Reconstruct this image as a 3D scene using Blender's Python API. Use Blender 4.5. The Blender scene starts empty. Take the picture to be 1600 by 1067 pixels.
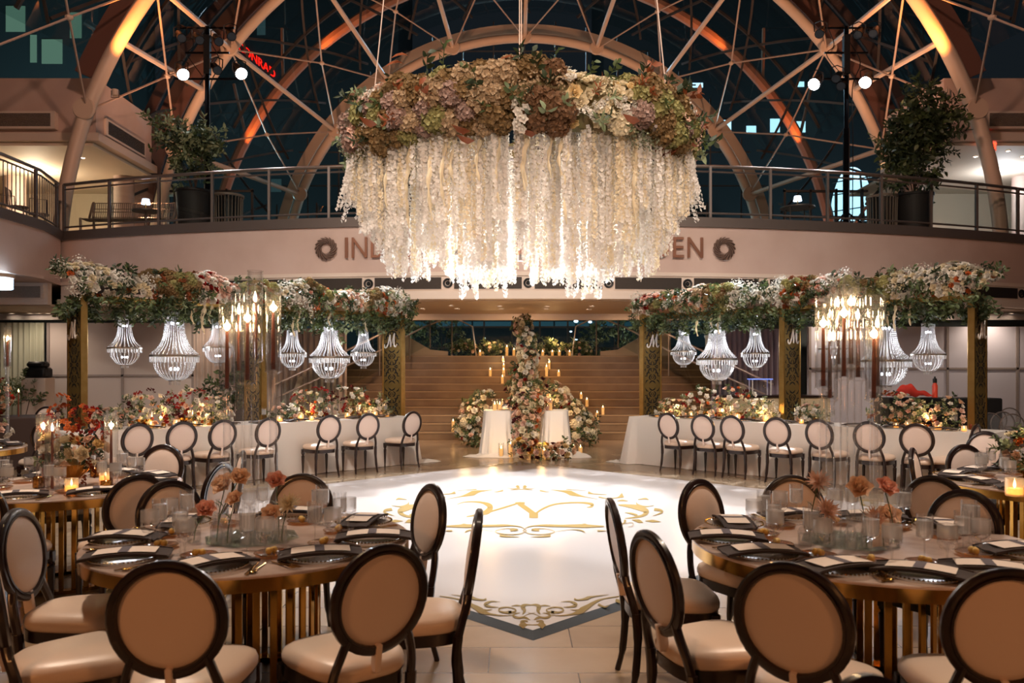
import bpy, math, random
import numpy as np
from mathutils import Matrix, Vector
R_ = random.Random(7)
PI = math.pi
# ------------------------------------------------------------------ camera, world, lights, exposure
SC = bpy.context.scene
COL = SC.collection
H = 1.64; F = 1244.0; HY = 581.0; CX = 800.0
cam_d = bpy.data.cameras.new('camera'); cam = bpy.data.objects.new('camera', cam_d); COL.objects.link(cam)
cam.location = (0, 0, H); cam.rotation_euler = (PI/2, 0, 0)
cam_d.lens = 28; cam_d.sensor_width = 36; cam_d.shift_y = (HY-533.5)/1600
cam_d.clip_end = 300
cam_d.dof.use_dof = True; cam_d.dof.focus_distance = 8.5; cam_d.dof.aperture_fstop = 3.2
SC.camera = cam
SC.view_settings.view_transform = 'Standard'; SC.view_settings.look = 'None'
SC.view_settings.exposure = 0.45; SC.view_settings.gamma = 1; SC.view_settings.use_curve_mapping = False
cy = SC.cycles
cy.use_denoising = True; cy.max_bounces = 6; cy.diffuse_bounces = 3; cy.glossy_bounces = 3
cy.transmission_bounces = 4; cy.transparent_max_bounces = 20; cy.sample_clamp_indirect = 4
cy.use_adaptive_sampling = True; cy.adaptive_threshold = 0.03
cy.caustics_reflective = False; cy.caustics_refractive = False

def lin(h):
    h = h.lstrip('#'); o = []
    for i in (0, 2, 4):
        c = int(h[i:i+2], 16)/255
        o.append(c/12.92 if c <= .04045 else ((c+.055)/1.055)**2.4)
    return tuple(o)

W = bpy.data.worlds.new('night'); SC.world = W; W.use_nodes = True
W.node_tree.nodes['Background'].inputs[0].default_value = (.005, .007, .009, 1)
W.node_tree.nodes['Background'].inputs[1].default_value = 1.0

def lamp(kind, name, loc, power, color, size=.1, target=None, spot=60, blend=.3):
    d = bpy.data.lights.new(name, kind); d.energy = power; d.color = color
    if kind in ('POINT', 'SPOT'): d.shadow_soft_size = size
    if kind == 'AREA': d.size = size
    if kind == 'SPOT': d.spot_size = math.radians(spot); d.spot_blend = blend
    o = bpy.data.objects.new(name, d); COL.objects.link(o); o.location = loc
    if target is not None:
        o.rotation_euler = (Vector(target)-Vector(loc)).to_track_quat('-Z', 'Y').to_euler()
    return o
WARM = (1, .62, .36); AMBER = (1, .40, .13); COOL = (.86, .93, 1.0); SOFT = (1, .78, .60)
# added fill spots out of view overhead, no fixtures behind them
lamp('SPOT', 'fill_spot', (-5, 4.0, 11), 2600, (1, .86, .74), .35, (-3.0, 12.8, 1.6), 75, .8)
lamp('SPOT', 'fill_spot', (5, 4.0, 11), 2600, (1, .86, .74), .35, (3.5, 12.8, 1.6), 75, .8)
lamp('SPOT', 'fill_spot', (0, 5.0, 12), 200, SOFT, .5, (0, 9.5, 0), 95, .9)
lamp('SPOT', 'fill_spot', (-5.5, 7.5, 11), 2300, SOFT, .4, (-2.5, 4.7, .8), 33, .6)
lamp('SPOT', 'fill_spot', (5.5, 7.5, 11), 2300, SOFT, .4, (2.9, 4.7, .8), 33, .6)
lamp('SPOT', 'fill_spot', (0, -2, 9), 1150, (1, .66, .50), .5, (0, 17, 4.6), 80, .9)
# added amber fill points behind the camera, no lamps built there
lamp('POINT', 'amber_fill', (-6, -5, 4.5), 420, AMBER, .6)
lamp('POINT', 'amber_fill', (6, -5, 4.5), 420, AMBER, .6)
# daylight-white profile spots on the two towers (fixtures built further down)
TOWER = {'L': (-7.2, 18.3), 'R': (7.65, 18.3)}
LAMPS = [(-7.47, 18.0, 8.42, (-.6, 8.8, 0)), (-6.17, 18.0, 8.44, (1.2, 9.2, 0)),
         (6.88, 18.0, 8.20, (-1.0, 9.2, 0)), (8.02, 18.0, 8.24, (.9, 8.8, 0))]
for (x, y, z, t) in LAMPS:
    lamp('SPOT', 'tower_spot', (x, y-.30, z-.12), 7200, COOL, .09, (t[0], t[1]+1.1, 0), 25, .25)
lamp('SPOT', 'fill_spot', (0, -2.5, 5.2), 1500, (1, .84, .70), .3, (.1, 9, 4.0), 30, .8)  # this and the next three: added unseen fills for flowers and upper volumes
lamp('SPOT', 'fill_spot', (-2, 8, 10), 1300, (1, .58, .42), .3, (-12.5, 21, 8.2), 45, .8)
lamp('SPOT', 'fill_spot', (2, 8, 10), 1300, (1, .58, .42), .3, (12.8, 21, 8.2), 45, .8)
lamp('SPOT', 'fill_spot', (0, 6.5, 11.5), 900, (1, .88, .76), .3, (.1, 17.2, 1.2), 26, .8)
lamp('POINT', 'street_globe_and_fill', (-22, 40, 6), 5000, (.45, .8, .85), 1.0)  # three added teal fill points outside, brightening the facades behind the glass
lamp('POINT', 'street_globe_and_fill', (20, 40, 6), 3500, (.45, .75, .85), 1.0)
lamp('POINT', 'street_globe_and_fill', (0, 36, 16), 1500, (.4, .7, .9), 1.0)
# ------------------------------------------------------------------ geometry helpers
def P(px, py, Y): return Vector(((px-CX)*Y/F, Y, H+(HY-py)*Y/F))
def FL(px, py, z=0.0):
    Y = F*(H-z)/(py-HY); return ((px-CX)*Y/F, Y)

def geo(V, faces, mat=0):
    V = np.array(V, dtype=np.float32).reshape(-1, 3)
    K = np.array([len(f) for f in faces], dtype=np.int32)
    Fi = np.array([i for f in faces for i in f], dtype=np.int32)
    return (V, Fi, K, np.full(len(K), mat, dtype=np.int32))
def xf(g, M):
    A = np.array(M, dtype=np.float32)
    return (g[0] @ A[:3, :3].T + A[:3, 3], g[1], g[2], g[3])
def setm(g, m): return (g[0], g[1], g[2], np.full(len(g[2]), m, dtype=np.int32))
def join(gs):
    n = 0; V = []; Fi = []; K = []; Mt = []
    for g in gs:
        V.append(g[0]); Fi.append(g[1]+n); K.append(g[2]); Mt.append(g[3]); n += len(g[0])
    return (np.concatenate(V), np.concatenate(Fi), np.concatenate(K), np.concatenate(Mt))
def T(x=0, y=0, z=0, rz=0, s=1.0, rx=0, ry=0):
    return Matrix.Translation((x, y, z)) @ Matrix.Rotation(rz, 4, 'Z') @ Matrix.Rotation(ry, 4, 'Y') @ Matrix.Rotation(rx, 4, 'X') @ Matrix.Diagonal((s, s, s, 1))
def orient(p, d, s=1.0, roll=0.0):
    q = Vector(d).to_track_quat('Z', 'Y')
    return Matrix.Translation(p) @ q.to_matrix().to_4x4() @ Matrix.Rotation(roll, 4, 'Z') @ Matrix.Diagonal((s, s, s, 1))

def box(x0, y0, z0, x1, y1, z1, mat=0):
    V = [(x0,y0,z0),(x1,y0,z0),(x1,y1,z0),(x0,y1,z0),(x0,y0,z1),(x1,y0,z1),(x1,y1,z1),(x0,y1,z1)]
    return geo(V, [(0,3,2,1),(4,5,6,7),(0,1,5,4),(1,2,6,5),(2,3,7,6),(3,0,4,7)], mat)
def cbox(c, s, rz=0.0, mat=0):
    return xf(box(-s[0]/2,-s[1]/2,-s[2]/2,s[0]/2,s[1]/2,s[2]/2,mat), T(*c, rz=rz))
def bbox_(c, s, b=.004, rz=0, mat=0):   # bevelled box
    x, y, z = s[0]/2, s[1]/2, s[2]/2
    V = []; 
    for sz in (-1, 1):
        V += [(-x+b,-y,sz*(z-b)),(x-b,-y,sz*(z-b)),(x,-y+b,sz*(z-b)),(x,y-b,sz*(z-b)),(x-b,y,sz*(z-b)),(-x+b,y,sz*(z-b)),(-x,y-b,sz*(z-b)),(-x,-y+b,sz*(z-b))]
    for sz in (-1, 1):
        V += [(-x+b,-y+b,sz*z),(x-b,-y+b,sz*z),(x-b,y-b,sz*z),(-x+b,y-b,sz*z)]
    fs = [(i,(i+1)%8,8+(i+1)%8,8+i) for i in range(8)]
    fs += [(16,19,18,17),(20,21,22,23)]
    for o, base, fl in ((0,16,0),(8,20,1)):
        for (i0, i1, j0, j1) in ((0,1,1,0),(2,3,2,1),(4,5,3,2),(6,7,0,3)):
            f = (o+i0, o+i1, base+j0, base+j1); fs.append(f if fl else f[::-1])
        for (i0, i1, j0) in ((1,2,1),(3,4,2),(5,6,3),(7,0,0)):
            f = (o+i0, o+i1, base+j0); fs.append(f if fl else f[::-1])
    return xf(geo(V, fs, mat), T(*c, rz=rz))

def lathe(prof, n=20, mat=0, c=(0,0,0), a0=0, a1=2*PI):
    full = abs(a1-a0-2*PI) < 1e-6; m = n if full else n+1
    V = []; ring = []
    for (r, z) in prof:
        if r < 1e-6: ring.append([len(V)]); V.append((c[0], c[1], c[2]+z))
        else:
            ring.append(list(range(len(V), len(V)+m)))
            for i in range(m):
                a = a0+(a1-a0)*i/n; V.append((c[0]+r*math.cos(a), c[1]+r*math.sin(a), c[2]+z))
    fs = []
    for A, B in zip(ring, ring[1:]):
        for i in range(n):
            j = (i+1) % m
            if len(A) == 1 and len(B) == 1: continue
            if len(A) == 1: fs.append((A[0], B[j], B[i])[::-1] if False else (A[0], B[i], B[j])[::-1])
            elif len(B) == 1: fs.append((A[i], A[j], B[0]))
            else: fs.append((A[i], A[j], B[j], B[i]))
    return geo(V, fs, mat)

def tube(pts, r, n=8, mat=0, closed=False, caps=True, sx=1.0, sy=1.0, up=(0,0,1)):
    pts = [Vector(p) for p in pts]; m = len(pts)
    rs = r if isinstance(r, (list, tuple)) else [r]*m
    V = []; nrm = None
    for i, p in enumerate(pts):
        if closed: t = pts[(i+1) % m]-pts[i-1]
        else: t = pts[min(i+1, m-1)]-pts[max(i-1, 0)]
        t.normalize()
        if nrm is None:
            u = Vector(up)
            if abs(t.dot(u)) > .98: u = Vector((1,0,0)) if abs(t.x) < .9 else Vector((0,1,0))
            nrm = (u - t*u.dot(t)).normalized()
        else:
            nrm = nrm - t*nrm.dot(t); nrm.normalize()
        b = t.cross(nrm)
        for k in range(n):
            a = 2*PI*(k+.5)/n
            V.append(p + nrm*(math.cos(a)*rs[i]*sx) + b*(math.sin(a)*rs[i]*sy))
    fs = []
    for i in range(m if closed else m-1):
        for k in range(n):
            a = i*n+k; b2 = i*n+(k+1) % n; j = (i+1) % m
            fs.append((a, b2, j*n+(k+1) % n, j*n+k))
    if caps and not closed:
        fs.append(tuple(range(n))[::-1]); fs.append(tuple((m-1)*n+k for k in range(n)))
    return geo([tuple(v) for v in V], fs, mat)

def sphere(c, r, nu=10, nv=6, mat=0, sz=1.0):
    prof = [(0 if i in (0, nv) else r*math.sin(PI*i/nv), -r*sz*math.cos(PI*i/nv)) for i in range(nv+1)]
    return lathe(prof, nu, mat, c)
def octa(c, r, rz=None, mat=0):
    rz = rz or r
    V = [(c[0]+r,c[1],c[2]),(c[0],c[1]+r,c[2]),(c[0]-r,c[1],c[2]),(c[0],c[1]-r,c[2]),(c[0],c[1],c[2]+rz),(c[0],c[1],c[2]-rz)]
    return geo(V, [(0,1,4),(1,2,4),(2,3,4),(3,0,4),(1,0,5),(2,1,5),(3,2,5),(0,3,5)], mat)
def grid(fn, nu, nv, mat=0, two=False):
    V = [fn(i/nu, j/nv) for j in range(nv+1) for i in range(nu+1)]
    fs = [(j*(nu+1)+i, j*(nu+1)+i+1, (j+1)*(nu+1)+i+1, (j+1)*(nu+1)+i) for j in range(nv) for i in range(nu)]
    return geo(V, fs, mat)
def cat_rom(p, n=8):
    p = [np.array(q, float) for q in p]
    if len(p) < 3: return [tuple(p[0]+(p[-1]-p[0])*t/n) for t in range(n+1)]
    q = [2*p[0]-p[1]]+p+[2*p[-1]-p[-2]]; o = []
    for i in range(1, len(q)-2):
        for k in range(n):
            t = k/n; a, b, c, d = q[i-1:i+3]
            o.append(tuple(.5*((2*b)+(-a+c)*t+(2*a-5*b+4*c-d)*t*t+(-a+3*b-3*c+d)*t**3)))
    o.append(tuple(p[-1])); return o
def stroke(pts, w, z=0, n=7, h=0.0, mat=0):
    """flat ribbon in XY; w = width list spread along the length (metres); h>0 gives it thickness"""
    q = cat_rom(pts, n); m = len(q); ws = np.interp(np.linspace(0, 1, m), np.linspace(0, 1, len(w)), w)
    L = []; Rr = []
    for i in range(m):
        a = np.array(q[max(i-1, 0)]); b = np.array(q[min(i+1, m-1)]); t = b-a; l = np.hypot(*t) or 1e-6
        nx, ny = -t[1]/l, t[0]/l
        L.append((q[i][0]+nx*ws[i]/2, q[i][1]+ny*ws[i]/2, z+h)); Rr.append((q[i][0]-nx*ws[i]/2, q[i][1]-ny*ws[i]/2, z+h))
    V = L+Rr; fs = [(m+i, m+i+1, i+1, i) for i in range(m-1)]
    if h > 0:
        o = len(V); V = V+[(x, y, z) for (x, y, _) in V]
        fs += [(i, i+1, o+i+1, o+i) for i in range(m-1)]+[(o+m+i, o+m+i+1, m+i+1, m+i) for i in range(m-1)]
        fs += [(0, o, o+m, m), (m-1, 2*m-1, o+2*m-1, o+m-1)]
    return geo(V, fs, mat)

def mesh(name, g, mats, smooth=True, ang=.7):
    if isinstance(g, list): g = join(g)
    V, Fi, K, Mt = g
    me = bpy.data.meshes.new(name)
    me.vertices.add(len(V)); me.vertices.foreach_set('co', V.astype(np.float32).ravel())
    me.loops.add(len(Fi)); me.loops.foreach_set('vertex_index', Fi.astype(np.int32))
    me.polygons.add(len(K)); st = np.concatenate([[0], np.cumsum(K)[:-1]]).astype(np.int32)
    me.polygons.foreach_set('loop_start', st)
    me.polygons.foreach_set('material_index', Mt)
    me.update(calc_edges=True)
    if smooth:
        me.polygons.foreach_set('use_smooth', np.ones(len(K), dtype=bool))
        if ang: me.set_sharp_from_angle(angle=ang)
    else: me.polygons.foreach_set('use_smooth', np.zeros(len(K), dtype=bool))
    for m in (mats if isinstance(mats, (list, tuple)) else [mats]): me.materials.append(m)
    return me
def link(name, me, parent=None, M=None):
    o = bpy.data.objects.new(name, me); COL.objects.link(o)
    if parent is not None: o.parent = parent
    if M is not None: o.matrix_local = M
    return o
def part(name, g, mats, parent, smooth=True, ang=.7, M=None, label=None, kind=None):
    o = link(name, mesh(name, g, mats, smooth, ang), parent, M)
    if label: o['label'] = label
    if kind: o['kind'] = kind
    return o
def tag(o, label, cat, group=None, kind=None):
    o['label'] = label; o['category'] = cat
    if group: o['group'] = group
    if kind: o['kind'] = kind
    return o
def thing(name, label, cat, loc=(0,0,0), rz=0.0, group=None, kind=None):
    o = bpy.data.objects.new(name, None); COL.objects.link(o); o.empty_display_size = .1
    o.location = loc; o.rotation_euler = (0, 0, rz)
    return tag(o, label, cat, group, kind)
KIDS = {}
def children(o): return [c for c in KIDS.get(o.name, [])]
def snapshot(root):      # remembers the parts of a prototype so it can be copied cheaply
    def rec(o):
        KIDS[o.name] = [c for c in COL.objects if c.parent == o]
        for c in KIDS[o.name]: rec(c)
    rec(root)
def copy_thing(root, loc, rz=0.0, label=None, group=None, scale=None):
    def rec(o, par):
        c = o.copy(); COL.objects.link(c); c.parent = par
        for ch in children(o): rec(ch, c)
        return c
    r = rec(root, None); r.location = loc; r.rotation_euler = (0, 0, rz)
    if scale: r.scale = (scale,)*3
    if label: r['label'] = label
    if group: r['group'] = group
    return r
class Proto:             # first use moves the prototype itself, later uses copy it
    def __init__(s, root): s.root = root; s.used = False; snapshot(root)
    def put(s, loc, rz=0.0, label=None, group=None, scale=None):
        if not s.used:
            s.used = True; r = s.root; s.root = r
            r.location = loc; r.rotation_euler = (0, 0, rz)
            if scale: r.scale = (scale,)*3
            if label: r['label'] = label
            if group: r['group'] = group
            return r
        r = copy_thing(s.root, loc, rz, label, group, scale)
        if not scale: r.scale = (1, 1, 1)
        return r
def struct(name, g, mats, label=None, smooth=False, ang=.5):
    o = link(name, mesh(name, g, mats, smooth, ang)); o['kind'] = 'structure'
    if label: o['label'] = label
    return o

# ------------------------------------------------------------------ materials
MAT = {}
def mat(name, color, rough=.5, metal=0.0, spec=.5, noise=None, bump=None, coat=0, sheen=0, emit=None, es=0, trans=0, sub=0):
    if name in MAT: return MAT[name]
    m = bpy.data.materials.new(name); m.use_nodes = True; nt = m.node_tree; b = nt.nodes['Principled BSDF']
    c = lin(color) if isinstance(color, str) else color
    b.inputs['Base Color'].default_value = (*c, 1); b.inputs['Roughness'].default_value = rough
    b.inputs['Metallic'].default_value = metal; b.inputs['Specular IOR Level'].default_value = spec
    if coat: b.inputs['Coat Weight'].default_value = coat
    if sheen: b.inputs['Sheen Weight'].default_value = sheen
    if emit:
        b.inputs['Emission Color'].default_value = (*lin(emit), 1); b.inputs['Emission Strength'].default_value = es
    if noise or bump:
        tc = nt.nodes.new('ShaderNodeTexCoord')
    if noise:   # (scale, second colour, detail)
        n = nt.nodes.new('ShaderNodeTexNoise'); n.inputs['Scale'].default_value = noise[0]; n.inputs['Detail'].default_value = noise[2] if len(noise) > 2 else 4
        r = nt.nodes.new('ShaderNodeValToRGB'); r.color_ramp.elements[0].position = .35; r.color_ramp.elements[1].position = .68
        r.color_ramp.elements[0].color = (*c, 1); r.color_ramp.elements[1].color = (*lin(noise[1]), 1)
        nt.links.new(tc.outputs['Object'], n.inputs['Vector']); nt.links.new(n.outputs['Fac'], r.inputs['Fac']); nt.links.new(r.outputs['Color'], b.inputs['Base Color'])
    if bump:    # (scale, strength)
        n = nt.nodes.new('ShaderNodeTexNoise'); n.inputs['Scale'].default_value = bump[0]; n.inputs['Detail'].default_value = 3
        bu = nt.nodes.new('ShaderNodeBump'); bu.inputs['Strength'].default_value = bump[1]; bu.inputs['Distance'].default_value = .01
        nt.links.new(tc.outputs['Object'], n.inputs['Vector']); nt.links.new(n.outputs['Fac'], bu.inputs['Height']); nt.links.new(bu.outputs['Normal'], b.inputs['Normal'])
    if sub:     # thin translucency for petals and cloth
        tr = nt.nodes.new('ShaderNodeBsdfTranslucent'); tr.inputs[0].default_value = (*c, 1)
        mx = nt.nodes.new('ShaderNodeMixShader'); mx.inputs[0].default_value = sub
        out = nt.nodes['Material Output']
        nt.links.new(b.outputs[0], mx.inputs[1]); nt.links.new(tr.outputs[0], mx.inputs[2]); nt.links.new(mx.outputs[0], out.inputs[0])
    MAT[name] = m; return m
def glass(name, tint='#ffffff', refl=.06, edge=.55, body=0.0, rough=.02):
    """clear glass: see-through with a facing-dependent mirror coat and a little milky body"""
    if name in MAT: return MAT[name]
    m = bpy.data.materials.new(name); m.use_nodes = True; nt = m.node_tree; nt.nodes.clear()
    out = nt.nodes.new('ShaderNodeOutputMaterial'); t = nt.nodes.new('ShaderNodeBsdfTransparent'); t.inputs[0].default_value = (*lin(tint), 1)
    g = nt.nodes.new('ShaderNodeBsdfGlossy'); g.inputs['Roughness'].default_value = rough
    lw = nt.nodes.new('ShaderNodeLayerWeight'); lw.inputs[0].default_value = .35
    mp = nt.nodes.new('ShaderNodeMapRange'); mp.inputs['To Min'].default_value = refl; mp.inputs['To Max'].default_value = edge
    mx = nt.nodes.new('ShaderNodeMixShader')
    nt.links.new(lw.outputs['Facing'], mp.inputs['Value']); nt.links.new(mp.outputs[0], mx.inputs[0])
    nt.links.new(t.outputs[0], mx.inputs[1]); nt.links.new(g.outputs[0], mx.inputs[2])
    last = mx
    if body:
        d = nt.nodes.new('ShaderNodeBsdfDiffuse'); d.inputs[0].default_value = (.9, .9, .9, 1)
        tl = nt.nodes.new('ShaderNodeBsdfTranslucent'); tl.inputs[0].default_value = (.9, .9, .9, 1)
        dm = nt.nodes.new('ShaderNodeMixShader'); dm.inputs[0].default_value = .5
        nt.links.new(d.outputs[0], dm.inputs[1]); nt.links.new(tl.outputs[0], dm.inputs[2])
        m2 = nt.nodes.new('ShaderNodeMixShader'); m2.inputs[0].default_value = body
        nt.links.new(mx.outputs[0], m2.inputs[1]); nt.links.new(dm.outputs[0], m2.inputs[2]); last = m2
    nt.links.new(last.outputs[0], out.inputs[0]); MAT[name] = m; return m
def glow(name, color, strength, sample=True):
    if name in MAT: return MAT[name]
    m = bpy.data.materials.new(name); m.use_nodes = True; nt = m.node_tree; nt.nodes.clear()
    out = nt.nodes.new('ShaderNodeOutputMaterial'); e = nt.nodes.new('ShaderNodeEmission')
    e.inputs[0].default_value = (*lin(color), 1); e.inputs[1].default_value = strength
    nt.links.new(e.outputs[0], out.inputs[0])
    if not sample: m.cycles.emission_sampling = 'NONE'
    MAT[name] = m; return m

M_wood = mat('espresso_wood', '#2a1712', .32, spec=.5, noise=(18, '#1a0d0a'), coat=.25)
M_uph = mat('blush_leather', '#e8d4c8', .42, spec=.4, bump=(60, .06))
M_seat = mat('cream_leather', '#e6cdb8', .36, spec=.5, bump=(50, .06))
M_gold = mat('polished_gold', '#c99a4e', .16, 1.0)
M_brass = mat('satin_gold', '#a98a52', .34, 1.0, noise=(9, '#9a7c46'))
M_gpanel = mat('gold_panel', '#a88a4c', .42, .75, noise=(3, '#927741'))
M_black = mat('matt_black', '#0b0b0c', .5)
M_white = mat('white_paint', '#e9e2da', .5)
M_steel = mat('cream_painted_steel', '#cdb6a2', .42, spec=.5)
M_rod = mat('rod_steel', '#c0a898', .4, .2)
M_fin = mat('brown_steel_fin', '#6b4a40', .55)
M_mull = mat('dark_mullion', '#3c3735', .5, .2)
M_rail = mat('grey_railing', '#6d625c', .42, .4)
M_toprail = mat('brushed_rail', '#b9aaa0', .3, .9)
M_stucco = mat('pale_plaster', '#cfb6aa', .75, noise=(1.3, '#c6ab9e'))
M_white2 = mat('trim_paint', '#dccabb', .6)
M_vent = mat('vent_grille', '#3d352f', .5, .3)
M_cloth = mat('white_linen', '#e9e2da', .85, sheen=.2, bump=(240, .05), sub=.12)
M_drape = mat('taupe_drape', '#a8988e', .9, sheen=.2)
M_drapeg = mat('pale_green_drape', '#a5a794', .9)
M_panel = mat('partition_panel', '#b9aea8', .7)
M_glass = glass('clear_glass', refl=.06, edge=.42, body=.015)
M_glassb = glass('bottle_glass', '#ffffff', refl=.04, edge=.4, body=.05)
M_pane = glass('dome_pane', '#dfe8e8', refl=.03, edge=.22)
M_frost = glass('iced_glass', '#ffffff', refl=.06, edge=.5, body=.28, rough=.2)
M_plate = glass('charger_glass', '#fffaf4', refl=.10, edge=.6, body=.24, rough=.06)
M_amberplate = glass('amber_glass', '#e0b48a', refl=.12, edge=.6, body=.12, rough=.06)
M_crystal = glass('crystal_bead', '#ffffff', refl=.22, edge=.7, body=.48, rough=.08)
M_flame = glow('candle_flame', '#ffe2b8', 52)
M_flamefar = glow('candle_flame_far', '#ffd08a', 22, False)
M_votive = glow('votive_flame', '#ffd39a', 16, False)
M_bulb = glow('cool_bulb', '#e8ecff', 14)
M_down = glow('downlight_bulb', '#fff0e0', 14, False)
M_spotface = glow('spot_lens', '#eef6ff', 90)
M_taper = mat('brown_taper_wax', '#7a3a22', .45, sub=.1)
M_ivory = mat('ivory_wax', '#f2dcae', .5, sub=.35)
M_napkin = mat('charcoal_napkin', '#2b2023', .85, sheen=.15)
M_menu = mat('menu_card', '#efe0d4', .75)
M_menuband = mat('slate_menu_band', '#5d5660', .7)
M_black2 = mat('black_tool_steel', '#15151a', .3, .8)
M_gr1 = mat('leaf_dark', '#2f3c22', .55, sub=.15)
M_gr2 = mat('leaf_mid', '#4d5c34', .55, sub=.15)
M_gr3 = mat('leaf_sage', '#7d8a66', .6, sub=.15)
M_stem = mat('green_stem', '#3f5a26', .5)
ORD = ['first','second','third','fourth','fifth','sixth','seventh','eighth','ninth','tenth','eleventh','twelfth','thirteenth','fourteenth','fifteenth','sixteenth','seventeenth','eighteenth']
FC = dict(budpeach='#ffdcbc', budcoral='#fbbfaa', white='#f2ece0', cream='#f4e6c6', blush='#eec8b4', peach='#f5cfae', orange='#d2703a', rust='#8a3f1c', red='#98201a', burgundy='#4e1015',
          hydgreen='#a8a268', antique='#977a50', bronze='#8a6648', yellow='#e2a83a', mauve='#b89a8c', coral='#efb5a0', butter='#f0d49c', sage='#9aa283',
          dusty='#c6aa86', leafrust='#8a4a28', pistil='#b8a25a')
def fmat(c):
    h = FC[c]; d = '#'+''.join('%02x' % int(int(h[i:i+2], 16)*(.62 if c in ('hydgreen', 'antique', 'bronze', 'dusty', 'mauve', 'sage') else .84)) for i in (1, 3, 5))
    return mat('petal_'+c, h, .65, spec=.25, sub=.25, noise=(7, d, 2))
# ------------------------------------------------------------------ flower shapes (unit size ~1)
def petal(w, l, cup, nu=3, nv=3, lean=0.0, curl=0.0):
    def fn(u, v):
        a = (u-.5)*2; ww = w*math.sin(PI*(.12+.80*v)**.8)
        x = a*ww*.5; y = l*v; z = cup*(a*a)*w*.5 + lean*v*v - curl*max(0, v-.6)**2*3
        return (x, y, z)
    return grid(fn, nu, nv)
def rose():
    gs = []
    r = random.Random(3)
    for (n, tilt, w, l, off, a0) in ((6, .42, .95, .78, .12, 0), (6, .85, .80, .66, .10, .5), (5, 1.15, .62, .60, .07, .2), (4, 1.38, .45, .55, .04, .7)):
        for k in range(n):
            p = petal(w, l, .28, 3, 3, .10, .22)
            gs.append(xf(p, Matrix.Rotation(2*PI*(k+a0)/n+r.uniform(-.12, .12), 4, 'Z') @ Matrix.Translation((0, off, .05)) @ Matrix.Rotation(tilt+r.uniform(-.08, .08), 4, 'X')))
    gs.append(sphere((0, 0, .38), .17, 7, 4, sz=1.3))
    gs.append(lathe([(0, -.18), (.22, -.05), (.42, .12), (.36, .2)], 8))
    return join(gs)
def floret(s, n=4, cup=.1):
    gs = []
    for k in range(n):
        gs.append(xf(geo([(0,0,0),(-s*.5,s*.55,cup*s),(0,s,cup*s*1.4),(s*.5,s*.55,cup*s)], [(0,3,2,1)]), Matrix.Rotation(2*PI*k/n, 4, 'Z')))
    return join(gs)
def hydrangea(n=64, seed=1):
    r = random.Random(seed); gs = [sphere((0,0,.0), .66, 10, 6)]
    for i in range(n):
        z = 1-1.55*(i+.5)/n; a = i*2.39996; q = math.sqrt(max(0, 1-z*z))
        d = Vector((q*math.cos(a), q*math.sin(a), z)); k = .84+r.uniform(-.16, .18)
        gs.append(xf(floret(.32+r.uniform(-.05, .06), 4, .45), orient(d*k, d+Vector((r.uniform(-.3,.3), r.uniform(-.3,.3), r.uniform(-.3,.3))), 1, r.uniform(0, 6))))
    return join(gs)
def mum():
    gs = []; r = random.Random(5)
    for (n, tilt, l) in ((16, .12, .95), (16, .45, .85), (12, .8, .7), (9, 1.15, .5)):
        for k in range(n):
            p = petal(.22, l+r.uniform(-.08, .08), .25, 2, 2, .05)
            gs.append(xf(p, Matrix.Rotation(2*PI*k/n+r.uniform(-.1,.1)+tilt, 4, 'Z') @ Matrix.Rotation(tilt, 4, 'X')))
    gs.append(sphere((0,0,.12), .2, 7, 4)); return join(gs)
def orchid():
    gs = []; r = random.Random(9)
    for i in range(10):
        t = i/9; c = Vector((r.uniform(-.35,.35), (t-.5)*1.6, .35*math.sin(PI*t)+r.uniform(0, .35)))
        f = [xf(petal(.27, .27, .2, 2, 2), Matrix.Rotation(2*PI*k/5+.3, 4, 'Z') @ Matrix.Rotation(.25, 4, 'X')) for k in range(5)]
        f.append(sphere((0,0,.08), .09, 6, 4))
        gs.append(xf(join(f), orient(c, Vector((r.uniform(-.8,.8), r.uniform(-.8,.8), 1)), 1, r.uniform(0, 6))))
    gs.append(tube([(0,-.85,-.1),(0,0,.2),(0,.85,-.05)], .02, 4)); return join(gs)
def cloud(n=110, seed=2, s=.085):    # baby's breath / waxflower haze
    r = random.Random(seed); gs = []
    for i in range(n):
        d = Vector((r.gauss(0,1), r.gauss(0,1), r.gauss(.35,1))).normalized(); k = r.uniform(.45, 1.05); c = d*k
        gs.append(xf(floret(s*r.uniform(.8, 1.3), 5, .2), orient(c, d+Vector((r.uniform(-.6,.6),)*3), 1, r.uniform(0, 6))))
        if i % 3 == 0: gs.append(geo([(0,0,-.2),(.012,0,-.2),tuple(c)], [(0,1,2)]))
    return join(gs)
def leaf(w, l, bend=.2):
    return geo([(0,0,0),(-w*.5,l*.35,.06*l),(0,l*.4,0),(w*.5,l*.35,.06*l),(-w*.38,l*.7,.02*l-bend*l*.3),(0,l*.72,-bend*l*.35),(w*.38,l*.7,.02*l-bend*l*.3),(0,l,-bend*l)],
               [(0,2,1),(0,3,2),(1,2,5,4),(2,3,6,5),(4,5,7),(5,6,7)])
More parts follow.
